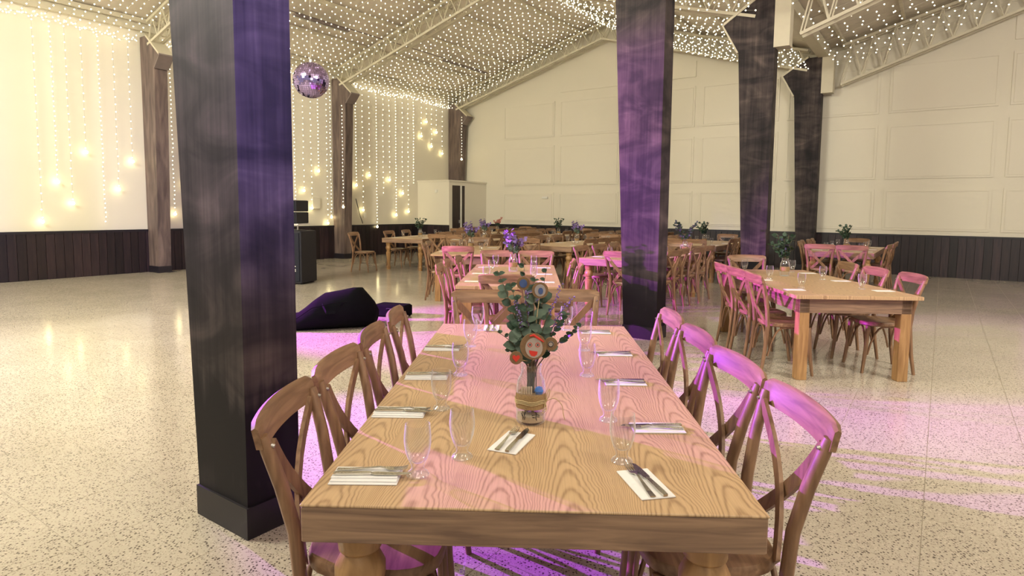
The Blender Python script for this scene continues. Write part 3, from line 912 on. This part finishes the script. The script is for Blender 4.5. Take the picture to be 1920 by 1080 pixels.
def jar(x, y, label, group, z=0.76, full=False):
    e = empty('glass_jar', (x, y, z + 0.0005)); tag(e, label, 'jar', group)
    link('jar_glass', JAR_ME, e); link('burlap_band', BAND_ME, e)
    if full:
        link('sand', SAND_ME, e)
        tw = MB()
        for zz in (0.074, 0.079, 0.084):
            tw.tube([(0.0535 * math.cos(2*math.pi*k/24), 0.0535 * math.sin(2*math.pi*k/24), zz + 0.002 * math.sin(k * 1.3)) for k in range(25)], 0.0016, 5, cap=False)
        t = tw.build('twine', M_TWINE, e, True)
        bw = MB()
        bx, by = 0.050 * math.cos(-0.35), 0.050 * math.sin(-0.35) - 0.006
        c = Vector((0.047, -0.026, 0.079))
        for pts in ([(0, 0, 0), (0.006, -0.006, 0.028), (0.014, -0.006, 0.045), (0.012, -0.008, 0.02), (0, 0, 0)],
                    [(0, 0, 0), (-0.004, -0.008, -0.02), (-0.010, -0.010, -0.036), (0.004, -0.010, -0.025), (0, 0, 0)],
                    [(0, 0, 0), (0.03, -0.004, 0.012), (0.055, 0.0, -0.01), (0.062, 0.004, -0.045), (0.068, 0.004, -0.065)],
                    [(0, 0, 0), (0.004, -0.006, -0.02), (-0.008, -0.008, -0.03)]):
            P4 = [Vector(pts[0])] + [Vector(p) for p in pts] + [Vector(pts[-1])]
            sm = []
            for a in range(len(pts) - 1):
                p0, p1, p2, p3 = P4[a:a + 4]
                for q in range(6):
                    t_ = q / 6
                    sm.append(c + 0.5 * (2 * p1 + (p2 - p0) * t_ + (2 * p0 - 5 * p1 + 4 * p2 - p3) * t_ ** 2 + (3 * p1 - p0 - 3 * p2 + p3) * t_ ** 3))
            sm.append(c + Vector(pts[-1]))
            bw.tube(sm, 0.0014, 5)
        bw.build('twine_bow', M_TWINE, t)
        # dark brush-stroke print low on the glass
        ink = MB()
        def stroke(pts, w):
            out = []
            for sx, sz in pts:
                a = -math.pi / 2 + sx / 0.0495
                out.append((0.0496 * math.cos(a), 0.0496 * math.sin(a), sz))
            for p, q in zip(out[:-1], out[1:]):
                d = Vector((q[0] - p[0], q[1] - p[1], q[2] - p[2])).normalized()
                nr = Vector((p[0] + q[0], p[1] + q[1], 0)).normalized()
                ink.strip([p, q], d.cross(nr), w, 0.0003, nr)
        for ox, sh in ((-0.024, [((-0.012, 0.044), (-0.009, 0.036)), ((-0.006, 0.050), (-0.005, 0.034), (-0.004, 0.022)), ((-0.001, 0.048), (0.001, 0.038)), ((0.005, 0.050), (0.000, 0.034)), ((-0.008, 0.036), (-0.002, 0.030)), ((0.003, 0.034), (0.001, 0.022))]),
                       (0.016, [((-0.014, 0.038), (0.002, 0.040), (0.014, 0.036)), ((-0.004, 0.048), (0.002, 0.046), (0.000, 0.030), (0.003, 0.020)), ((-0.012, 0.032), (-0.004, 0.030)), ((0.004, 0.033), (0.014, 0.031))])):
            for s in sh: stroke([(ox + a, b) for a, b in s], 0.0012)
        ink.build('print', M_BLACK, e)
    return e

def leaf_mesh(name, mat, lw=0.018, ll=0.044):
    vs = []; prof = [(0.0, 0.02), (0.2, 0.75), (0.5, 1.0), (0.8, 0.7), (1.0, 0.04)]
    for f, w in prof:
        z = -0.25 * ll * f * f
        vs += [(-lw * w, f * ll, z + 0.006 * w), (0, f * ll, z), (lw * w, f * ll, z + 0.006 * w)]
    fs = []
    for i in range(4):
        fs += [(i*3, i*3+1, i*3+4, i*3+3), (i*3+1, i*3+2, i*3+5, i*3+4)]
    return MB().add(vs, fs).mesh(name, mat, True)
LEAVES = [leaf_mesh('leaf', M_LEAF, 0.017, 0.036), leaf_mesh('leaf', M_LEAF2, 0.019, 0.040), leaf_mesh('leaf', M_LEAF, 0.010, 0.024)]

def hero_bouquet(cx, cy):
    e = empty('eucalyptus_bouquet', (cx, cy, 0.80))
    tag(e, 'tall eucalyptus and lavender bouquet standing in front table jar', 'bouquet')
    neck = Vector((0, 0, 0.155))
    tips = [((-0.118, 0.02, 0.475), 9, 0), ((-0.075, -0.02, 0.44), 9, 0), ((-0.03, 0.03, 0.505), 9, 0), ((0.01, -0.02, 0.46), 9, 1), ((0.05, 0.02, 0.49), 8, 0),
            ((0.10, 0.02, 0.43), 8, 3), ((0.135, 0.0, 0.39), 8, 3), ((0.12, -0.02, 0.34), 9, 2), ((-0.02, -0.03, 0.41), 8, 3), ((-0.06, -0.04, 0.38), 8, 3), ((0.175, -0.02, 0.30), 9, 2), ((-0.115, -0.03, 0.275), 6, 0), ((-0.08, -0.03, 0.215), 5, 2),
            ((0.06, -0.04, 0.36), 6, 1), ((0.09, -0.04, 0.24), 5, 0), ((-0.02, -0.05, 0.36), 7, 1), ((0.02, -0.05, 0.28), 6, 0), ((-0.04, 0.03, 0.36), 7, 3), ((0.0, -0.055, 0.215), 5, 1), ((0.045, 0.0, 0.42), 6, 0), ((-0.05, -0.05, 0.31), 6, 1)]
    for ti, (tip, n, kind) in enumerate(tips):
        tip = Vector(tip)
        foot = Vector((random.uniform(-0.02, 0.02), random.uniform(-0.02, 0.02), 0.0))
        nk = neck + Vector((tip.x * 0.12, tip.y * 0.2, random.uniform(-0.01, 0.01)))
        mid = nk.lerp(tip, 0.5) + Vector((-tip.x * 0.10, 0, 0.02))
        pts = []
        for i in range(8):
            f = i / 7
            pts.append(nk * (1 - f) ** 2 + mid * 2 * f * (1 - f) + tip * f * f)
        st = MB().tube([foot] + pts, [0.002] * 5 + [0.0016, 0.0012, 0.0009, 0.0007], 5).build('stem', M_STEM, e)
        def at(f):
            return nk * (1 - f) ** 2 + mid * 2 * f * (1 - f) + tip * f * f
        if kind == 3:   # lavender spikes
            mb = MB()
            for k in range(26):
                f = 0.45 + 0.55 * k / 25
                p = at(f) + Vector((random.uniform(-.007, .007), random.uniform(-.007, .007), 0))
                add_bulb(mb, p, random.uniform(0.0025, 0.005))
            tag(mb.build('flower_spike', M_LAV, st), kind='stuff')
            continue
        for k in range(n):
            f = 0.22 + 0.76 * (k + 0.5) / n
            p = at(f); t = (at(min(1, f + 0.05)) - at(f - 0.05)).normalized()
            for sgn in ((-1, 1) if random.random() < 0.45 else (random.choice((-1, 1)),)):
                me = LEAVES[2] if (kind == 2 or k > n - 3) else (LEAVES[1] if kind == 1 else LEAVES[random.choice((0, 0, 1))])
                lf = link('leaf', me, st)
                ang = random.uniform(0, 2 * math.pi) if k % 2 else random.uniform(-0.4, 0.4) + (0 if sgn > 0 else math.pi)
                side = Vector((math.cos(ang), 0.6 * math.sin(ang), 0.15))
                d = (side * 1.0 + t * 0.5).normalized()
                nr = (Vector((0, -1, 0.7)) + Vector((random.uniform(-.6, .6), random.uniform(-.5, .5), random.uniform(-.4, .6)))).normalized()
                x = d.cross(nr).normalized(); zz = x.cross(d)
                Mx = Matrix((x, d, zz)).transposed().to_4x4()
                sc = random.uniform(0.8, 1.25) * (1.0 if f < 0.75 else 0.75)
                lf.matrix_local = Matrix.Translation(p) @ Mx @ Matrix.Scale(sc, 4)
    return e

M_FELT = plain('brown_felt', (0.22, 0.13, 0.065), 0.95, 0, 0.2, 150)
M_FELTC = plain('cream_felt', (0.42, 0.35, 0.30), 0.95)
M_RED = plain('red_felt', (0.62, 0.045, 0.03), 0.9)
M_BLUEF = plain('blue_felt', (0.07, 0.11, 0.26), 0.9)
M_FELTD = plain('grey_felt', (0.36, 0.32, 0.32), 0.9)
def disc(mb, cx, cz, rx, rz, y0, y1, n=22):
    mb.prism([(cx + rx * math.cos(2*math.pi*k/n), cz + rz * math.sin(2*math.pi*k/n)) for k in range(n)], y0, y1, lambda p, a: (p[0], a, p[1]))
def ringm(mb, cx, cz, r, w, y0, y1, n=20):
    mb.tube([(cx + r * math.cos(2*math.pi*k/n), (y0 + y1) / 2, cz + r * math.sin(2*math.pi*k/n)) for k in range(n + 1)], w, 5, cap=False)
def picks(cx, cy):
    # round felt picks on sticks among the leaves
    def pick(x, y, z, r, label, rz=0.0):
        e = empty('felt_pick', (x, y, z), R(rz)); tag(e, label, 'decoration', 'felt picks in the front bouquet')
        d = MB(); disc(d, 0, 0, r, r, -0.003, 0.003); d.build('disc', M_FELT, e)
        MB().tube([(0, 0.005, -r * 0.3), (cx - x, cy - y - 0.012, 0.972 - z), ((cx - x) * 1.15, cy - y + 0.01, 0.88 - z)], 0.0016, 5).build('stick', M_TWINE, e)
        return e
    e = pick(cx + 0.003, cy - 0.085, 1.040, 0.043, 'large round brown felt pick with a red smiling mouth')
    m = MB(); disc(m, 0.002, -0.004, 0.028, 0.033, -0.0045, -0.0031); m.build('face_patch', M_FELTC, e)
    for sx in (-0.011, 0.014):
        m = MB(); ringm(m, sx, 0.006, 0.0065, 0.0009, -0.0052, -0.0052); m.build('eye_ring', M_RED, e)
        m = MB(); disc(m, sx, 0.006, 0.0022, 0.0026, -0.0055, -0.0046, 10); m.build('eye', M_BLACK, e)
    m = MB().prism([(-0.014, -0.012), (0.014, -0.016), (0.012, -0.026), (0.004, -0.032), (-0.006, -0.030), (-0.012, -0.022)], -0.0055, -0.0046, lambda p, a: (p[0], a, p[1])); m.build('mouth', M_RED, e)
    m = MB().tube([(-0.012, -0.0045, 0.034), (0.0, -0.0045, 0.038), (0.018, -0.0045, 0.026), (0.034, -0.0045, 0.016)], [0.002, 0.004, 0.004, 0.0015], 6); m.build('curl', M_RED, e)
    e = pick(cx - 0.052, cy - 0.09, 1.003, 0.021, 'small brown felt pick with a red heart')
    m = MB().prism([(0, -0.013), (0.012, 0.001), (0.011, 0.008), (0.005, 0.010), (0, 0.005), (-0.005, 0.010), (-0.011, 0.008), (-0.012, 0.001)], -0.005, -0.0031, lambda p, a: (p[0], a, p[1])); m.build('heart', M_RED, e)
    e = pick(cx + 0.060, cy - 0.07, 1.045, 0.022, 'small brown felt pick with a dark eye-like ring')
    m = MB(); disc(m, 0, 0, 0.010, 0.010, -0.0045, -0.0031); m.build('pale_dot', M_FELTC, e)
    m = MB(); ringm(m, 0, 0, 0.008, 0.0012, -0.005, -0.005); m.build('ring', M_BLACK, e)
    e = pick(cx - 0.03, cy - 0.01, 1.235, 0.022, 'round felt pick with blue patch high on bouquet, beside the pale leaves')
    m = MB(); disc(m, 0, 0, 0.013, 0.014, -0.0045, -0.0031); m.build('blue_patch', M_BLUEF, e)
    e = pick(cx + 0.025, cy - 0.03, 1.215, 0.027, 'larger felt pick with blue and white patch high in bouquet')
    m = MB(); disc(m, 0, 0, 0.018, 0.020, -0.0045, -0.0031); m.build('white_patch', M_FELTD, e)
    m = MB(); disc(m, 0.002, -0.002, 0.008, 0.011, -0.006, -0.0046); m.build('blue_patch', M_BLUEF, e)

def far_bouquet_mesh(kind):
    fo = MB(); stx = MB()
    rr = random.Random(100 + kind)
    fl = MB()
    ns = 9
    for s in range(ns):
        if kind == 1: tip = Vector(((-0.13, 0.13)[s % 2] + rr.uniform(-.03, .03), rr.uniform(-.05, .05), rr.uniform(0.36, 0.44)))
        else: tip = Vector((rr.uniform(-0.12, 0.12), rr.uniform(-0.1, 0.1), rr.uniform(0.26, 0.42)))
        nk = Vector((0, 0, 0.15))
        stx.tube([(0, 0, 0.03), nk, nk.lerp(tip, 0.5) + Vector((-tip.x * 0.1, 0, 0.02)), tip], 0.002, 4)
        for k in range(9):
            f = 0.2 + 0.8 * k / 8
            p = nk.lerp(tip, f)
            for q in range(2):
                d = Vector((rr.uniform(-1, 1), rr.uniform(-1, 1), rr.uniform(-.2, .8))).normalized()
                nr = Vector((rr.uniform(-1, 1), rr.uniform(-1, 1), rr.uniform(-1, 1)))
                x = d.cross(nr).normalized()
                L_ = rr.uniform(0.034, 0.056); w = L_ * 0.42
                tgt = fl if (kind in (2, 3) and f > 0.55) else fo
                tgt.add([p, p + d * L_ * 0.5 + x * w, p + d * L_, p + d * L_ * 0.5 - x * w], [(0, 1, 2, 3)])
    out = [('stems', stx.mesh('stems', M_STEM)), ('foliage', fo.mesh('foliage', M_LEAF if kind != 2 else M_LEAF2))]
    if fl.v: out.append(('blossom', fl.mesh('blossom', M_LAV if kind == 2 else M_PINK)))
    return out
FAR_B = [far_bouquet_mesh(k) for k in range(4)]
def far_bouquet(x, y, kind, where, rz=0):
    e = empty('eucalyptus_bouquet', (x, y, 0.775), R(rz)); e.scale = (1.15, 1.15, 1.15)
    names = ['loose eucalyptus bouquet', 'forked eucalyptus bouquet', 'lavender bouquet', 'eucalyptus bouquet with pink flowers']
    tag(e, names[kind] + ' in the jar on ' + where, 'bouquet', 'bouquets on the background tables')
    for nm, me in FAR_B[kind]:
        tag(link(nm, me, e), kind='stuff')

# ---------------------------------------------------------------- front table
T1 = table(0.052, 1.415, 2.0, 1.13, 2.37, True, 'big oak table laid for dinner, nearest the camera', 0.098)
for i, (x, y) in enumerate([(-0.70, 1.82), (-0.69, 2.345), (-0.675, 2.865), (-0.66, 3.375)]):
    chair(x, y, -90 + (2, -3, 1, 3)[i], 'cross-back chair by the dark front column, %s along that side of front table' % ['first', 'second', 'third', 'fourth'][i], 'chairs at the front table')
for i, (x, y) in enumerate([(0.90, 1.84), (0.895, 2.36), (0.90, 2.87), (0.905, 3.375)]):
    chair(x, y, 90 + (-2, 3, 0, -2)[i], 'pink-lit cross-back chair, %s along the side of front table away from column' % ['first', 'second', 'third', 'fourth'][i], 'chairs at the front table')
chair(-0.175, 4.25, 178, 'cross-back chair at the far end of front table, dark column side', 'chairs at the front table')
chair(0.375, 4.33, 183, 'cross-back chair at far end of front table, behind the bouquet', 'chairs at the front table')
G1 = 'water glasses on the front table'
gl = [((-0.25, 1.605), 'nearest the front edge, beside the thick napkin'), ((-0.14, 1.725), 'second from the front edge, column side'), ((-0.25, 2.155), 'third on column side, by the second napkin'),
      ((-0.22, 2.61), 'fourth on column side, by the third napkin'), ((-0.215, 3.17), 'fifth on the column side'), ((-0.20, 3.60), 'sixth on column side, at the far end'),
      ((0.32, 1.705), 'beside the flat napkin with fork and knife'), ((0.335, 2.05), 'second on the pink-lit side'), ((0.33, 2.615), 'third on the pink-lit side'),
      ((0.375, 3.10), 'fourth on the pink-lit side'), ((0.33, 3.63), 'behind the bouquet at the far end')]
for (x, y), t in gl: water_glass(x, y, 'clear footed glass on front table, ' + t, G1)
N1 = 'napkins on the front table'
setting(-0.385, 1.585, -90, 'first on the column side of front table', N1)
setting(-0.39, 2.10, -91, 'second on the column side of front table', N1)
setting(-0.36, 2.57, -89, 'third on the column side of front table', N1)
setting(-0.355, 3.10, -90, 'fourth on the column side of front table', N1)
setting(0.005, 1.84, -22, 'beside the jar on front table', N1, False)
setting(0.355, 1.56, 12, 'lying lengthwise by the front edge glass', N1, False)
setting(0.485, 1.975, 90, 'second on the pink-lit side of front table', N1, False)
setting(0.475, 2.51, 90, 'third on the pink-lit side of front table', N1, False)
setting(0.515, 3.02, 90, 'fourth on the pink-lit side of front table', N1, False)
setting(0.495, 3.56, 90, 'fifth on the pink-lit side of front table', N1, False)
setting(-0.12, 3.66, 180, 'at the far end of front table', N1, False)
JX, JY = 0.068, 2.03
jar(JX, JY, 'glass jar with burlap band and twine bow on front table', 'bouquet jars', full=True)
bl = MB().lathe([(0.0, -0.016), (0.011, -0.012), (0.016, 0), (0.011, 0.012), (0.0, 0.016)], 14).build('blue_bead', M_BLUEF if False else plain('blue_plastic', (0.02, 0.16, 0.55), 0.3), None, True)
bl.location = (JX + 0.026, JY - 0.022, 0.76 + 0.115); tag(bl, 'blue bead inside the glass jar on front table', 'bead')
pg = empty('wooden_peg_bundle', (JX - 0.014, JY - 0.026, 0.76 + 0.104)); tag(pg, 'pale wooden pegs bundled inside the front table jar', 'pegs')
for i in range(5):
    MB().bbox(-0.020 + i * 0.0078, -0.014 + i * 0.0078, -0.003, 0.003, -0.01 - 0.003 * (i % 2), 0.026, 0.001).build('peg', plain('pale_wood', (0.62, 0.48, 0.33), 0.7), pg)
hero_bouquet(JX, JY)
picks(JX, JY)

# ---------------------------------------------------------------- tables behind
def lay(tb, x, y, yaw, w, l, where, kind, n=3, jf=0.5, jo=0.0):
    """glasses, napkins, jar and bouquet on a background table"""
    a = -R(yaw)
    def P(lx, ly):
        v = Matrix.Rotation(a, 3, 'Z') @ Vector((lx, ly, 0)); return x + v.x, y + v.y
    for i in range(n):
        ly = l * (i + 0.6) / n
        for s in (-1, 1):
            px, py = P(s * (w / 2 - 0.26), ly + 0.04)
            sd = '%s on the %s side of %s' % (ORD[i], 'wall' if s < 0 else 'aisle', where)
            water_glass(px, py, 'footed glass, ' + sd, 'glasses on ' + where)
            px, py = P(s * (w / 2 - 0.14), ly - 0.10)
            setting(px, py, (-90 if s < 0 else 90) - yaw, sd, 'napkins on ' + where, False, cutlery=False)
    jx, jy = P(jo, l * jf)
    jar(jx, jy, 'glass jar with burlap band on ' + where, 'bouquet jars')
    far_bouquet(jx, jy, kind, where, random.uniform(-30, 30))
def around(x, y, yaw, w, l, left, right, near, far, where, out=0.20):
    """chairs: left / right = distances along the side, near / far = offsets across"""
    a = -R(yaw)
    def P(lx, ly):
        v = Matrix.Rotation(a, 3, 'Z') @ Vector((lx, ly, 0)); return x + v.x, y + v.y
    od = ['first', 'second', 'third', 'fourth', 'fifth']
    g = 'chairs at ' + where
    for i, ly in enumerate(left):
        px, py = P(-w / 2 - out - random.uniform(-.02, .05), ly)
        chair(px, py, -90 - yaw + random.uniform(-5, 5), 'cross-back chair, %s along wall-side edge of %s' % (od[i], where), g)
    for i, ly in enumerate(right):
        px, py = P(w / 2 + out + random.uniform(-.02, .05), ly)
        chair(px, py, 90 - yaw + random.uniform(-5, 5), 'cross-back chair, %s along aisle-side edge of %s' % (od[i], where), g)
    for i, lx in enumerate(near):
        px, py = P(lx, -out - (0.27 if len(near) > 1 else 0.16))
        chair(px, py, -yaw + random.uniform(-4, 4), 'cross-back chair at near end of ' + where + (', %s one' % od[i] if len(near) > 1 else ''), g)
    for i, lx in enumerate(far):
        px, py = P(lx, l + out + (0.27 if len(far) > 1 else 0.16))
        chair(px, py, 180 - yaw + random.uniform(-4, 4), 'cross-back chair at far end of ' + where + (', %s one' % od[i] if len(far) > 1 else ''), g)
def full_table(x, y, yaw, w, l, turned, tlabel, where, kind, left, right, near, far, n=3, jf=0.5, jo=0.0):
    t = table(x, y, yaw, w, l, turned, tlabel, 0.105 if turned else 0.08)
    lay(t, x, y, yaw, w, l, where, kind, n, jf, jo)
    around(x, y, yaw, w, l, left, right, near, far, where)
# in line behind the front table
full_table(-0.035, 5.68, 2, 1.0, 2.25, False, 'square-legged table standing right behind the front table', 'second table in line', 2, (0.55, 1.1, 1.65), (0.75, 1.35), (0.0,), (-0.25, 0.27), 3, 0.62)
full_table(-0.79, 9.64, 2, 1.0, 2.3, False, 'square-legged table third in line from the camera', 'third table in line', 2, (0.35, 1.0), (0.5, 1.2), (-0.02,), (0.0,), 2, 0.6)
# by the string-lit wall
full_table(-2.62, 14.55, 20, 1.1, 2.6, True, 'turned-leg table near the string-lit wall, apart from the others', 'table by the string-lit wall', 0, (0.7, 1.5), (0.48, 1.05, 1.62, 2.15), (), (), 3, 0.35)
chair(-3.72, 14.30, -105, 'cross-back chair standing alone at the open end of wall-side table', 'chairs at table by the string-lit wall')
def room_table(u, v, l, turned, tlabel, where, kind, left, right, near, far, n=3, jf=0.5, jo=0.0):
    p = W(u, v)
    full_table(p.x, p.y, 35, 1.1, l, turned, tlabel, where, kind, left, right, near, far, n, jf, jo)
room_table(-6.4, 10.35, 2.4, True, 'turned-leg table with pink-lit end in the middle of the hall', 'table with the pink-lit end', 2, (0.4, 1.0, 1.6), (0.45, 0.97, 1.48, 1.98), (-0.2,), (0.0,))
room_table(-3.9, 8.1, 2.4, True, 'turned-leg table half hidden behind the second column', 'table behind the second column', 1, (0.5, 1.1, 1.7), (0.42, 0.94, 1.46, 1.97), (0.28,), (0.0,), 3, 0.90, 0.32)
room_table(-4.3, 12.6, 2.4, True, 'table behind the third column, before the end wall', 'table behind the third column', 0, (0.45, 0.97, 1.48, 1.98), (0.45, 0.97, 1.48, 1.98), (-0.25, 0.25), (0.0,), 3, 0.4)
room_table(-6.6, 13.7, 2.4, True, 'table before the end wall, in the row behind the second column', 'end wall table behind second column', 3, (0.45, 0.97, 1.48, 1.98), (0.45, 0.97, 1.48, 1.98), (-0.25, 0.25), (0.0,), 3, 0.4)
room_table(-8.9, 10.6, 2.4, True, 'table in mid-hall between the line of tables and end wall', 'mid-hall table', 2, (0.45, 0.97, 1.48, 1.98), (0.45, 0.97, 1.48, 1.98), (-0.25, 0.25), (), 3, 0.4)
room_table(-8.9, 13.8, 2.4, True, 'table before the end wall, below the ridge of the roof', 'end wall table under the ridge', 0, (0.45, 0.97, 1.48, 1.98), (0.45, 0.97, 1.48, 1.98), (-0.25, 0.25), (0.0,), 3, 0.5)
room_table(-11.2, 14.0, 2.4, True, 'table before the end wall, closest to the corner closet', 'end wall table by the closet', 3, (0.45, 0.97, 1.48, 1.98), (0.45, 0.97, 1.48, 1.98), (-0.25, 0.25), (0.0,), 3, 0.5)
room_table(-1.5, 12.4, 2.4, True, 'table beyond the third column in the neighbouring nave', 'table beyond the third column', 0, (0.45, 0.97, 1.48, 1.98), (0.4, 1.0, 1.6), (-0.25, 0.25), (0.0,), 3, 0.4)
# the table cut by the picture edge
full_table(2.99, 5.22, 2, 1.08, 2.35, False, 'square-legged table with pink-lit side beside the second column', 'table beside the second column', 0, (0.42, 0.95, 1.45), (0.5, 1.1, 1.7), (), (-0.05,), 3, 0.68)

# ---------------------------------------------------------------- sound gear
def speakers():
    x, y = -4.34, 11.75
    rz = R(-14)
    e = empty('subwoofer_cabinet', (x, y, 0), rz); tag(e, 'tall black speaker cabinet on floor behind the front column', 'loudspeaker')
    MB().bbox(-0.32, 0.32, 0, 0.55, 0.02, 1.03, 0.015).build('cabinet', M_SPK, e)
    MB().bbox(-0.29, 0.29, -0.02, 0.0, 0.06, 0.99, 0.006).build('grille', M_GRILLE, e)
    for sx in (-0.27, 0.21):
        for sy in (0.05, 0.45): MB().box(sx, sx + 0.06, sy, sy + 0.06, 0, 0.02).build('foot', M_SPK, e)
    lg = MB()
    for i, (a, c) in enumerate(((0.0, 0.05), (0.0, 0.03), (0.02, 0.05), (0.0, 0.05))):
        lg.box(0.165 + a, 0.165 + c, -0.0225, -0.02, 0.34 - i * 0.03, 0.36 - i * 0.03)
    lg.build('badge', M_WHITE, e)
    MB().box(-0.10, -0.088, -0.0225, -0.02, 0.62, 0.66).build('indicator', M_WHITE, e)
    f = empty('speaker_frame', (x, y, 1.031), rz); tag(f, 'small steel bracket between the stacked black loudspeakers', 'bracket')
    MB().box(-0.2, 0.2, 0.1, 0.4, 0, 0.012).build('base_plate', M_SPK, f)
    for sx in (-0.19, -0.05, 0.06, 0.17): MB().box(sx, sx + 0.02, 0.12, 0.14, 0.012, 0.109).build('post', M_BOLT, f)
    MB().box(-0.24, 0.24, 0.05, 0.45, 0.109, 0.135).build('top_plate', M_WHITE, f)
    for i, (z, t) in enumerate(((1.168, 'lower'), (1.398, 'upper'))):
        s = empty('line_array_speaker', (x, y, z), rz); tag(s, '%s black speaker of the small stack on the cabinet' % t, 'loudspeaker', 'small stacked loudspeakers')
        MB().bbox(-0.28, 0.22, 0.02, 0.45, 0, 0.215, 0.012).build('cabinet', M_SPK, s)
        MB().bbox(-0.26, 0.20, 0.005, 0.02, 0.015, 0.20, 0.005).build('grille', M_GRILLE, s)
        if i == 1: MB().box(-0.02, 0.13, 0.0, 0.005, 0.005, 0.012).build('trim_strip', M_WHITE, s)
speakers()

def bag():
    e = empty('instrument_bag', (-0.30, -0.05, 0)); tag(e, 'big black padded instrument bag lying on the polished floor', 'bag')
    st = [(-2.95, 0.13, 0.10, 7.28), (-2.9, 0.17, 0.12, 7.28), (-2.45, 0.19, 0.14, 7.36), (-2.30, 0.21, 0.16, 7.40), (-2.22, 0.27, 0.22, 7.44), (-2.12, 0.36, 0.28, 7.50), (-2.02, 0.43, 0.32, 7.55),
          (-1.85, 0.455, 0.34, 7.62), (-1.70, 0.485, 0.33, 7.66), (-1.62, 0.485, 0.31, 7.68), (-1.55, 0.40, 0.28, 7.70), (-1.47, 0.30, 0.24, 7.72), (-1.42, 0.20, 0.18, 7.74)]
    n = 14; vs = []; fs = []
    for x, h, w, y in st:
        for k in range(n):
            a = 2 * math.pi * k / n - math.pi / 2
            c, s = math.cos(a), math.sin(a)
            px = math.copysign(abs(c) ** 0.7, c); pz = math.copysign(abs(s) ** 0.75, s)
            vs.append((x + 0.02 * pz, y + w * px * (1 - 0.25 * max(0, pz)), h / 2 + h / 2 * pz + 0.003))
    for i in range(len(st) - 1):
        for k in range(n):
            j = (k + 1) % n
            fs.append((i*n+k, i*n+j, (i+1)*n+j, (i+1)*n+k))
    fs.append(tuple(range(n - 1, -1, -1))); fs.append(tuple(range((len(st) - 1) * n, len(st) * n)))
    MB().add(vs, fs).build('bag_body', M_FABRIC, e, 70)
    MB().tube([(-2.25, 7.17, 0.16), (-2.05, 7.16, 0.30), (-1.8, 7.22, 0.36), (-1.65, 7.27, 0.36)], 0.006, 5).build('zip', M_FABRIC, e)
    MB().strip([(-1.95, 7.26, 0.33), (-1.88, 7.18, 0.25), (-1.78, 7.2, 0.25), (-1.70, 7.29, 0.35)], (0, 0.4, 1), 0.018, 0.003, (0, -1, 0.4)).build('carry_strap', M_FABRIC, e)
    b = empty('equipment_case', (-1.56, 8.3, 0), R(-18)); tag(b, 'flat black equipment case on floor behind the instrument bag', 'case')
    MB().bbox(-0.30, 0.16, -0.12, 0.14, 0.004, 0.17, 0.02).build('case_body', M_FABRIC, b)
    MB().tube([(-0.1, -0.125, 0.12), (-0.08, -0.15, 0.13), (0.02, -0.15, 0.13), (0.04, -0.125, 0.12)], 0.006, 5).build('handle', M_SPK, b)
bag()

# tip of a wall cable below the strand end
cb = MB().tube([W(UL + 0.03, 12.55, 1.75), W(UL + 0.035, 12.62, 1.5), W(UL + 0.035, 12.70, 1.25), W(UL + 0.04, 12.8, 1.0)], 0.010, 5).build('power_cable', M_SPK)
tag(cb, 'black power cable dangling on the string-lit wall', 'cable')
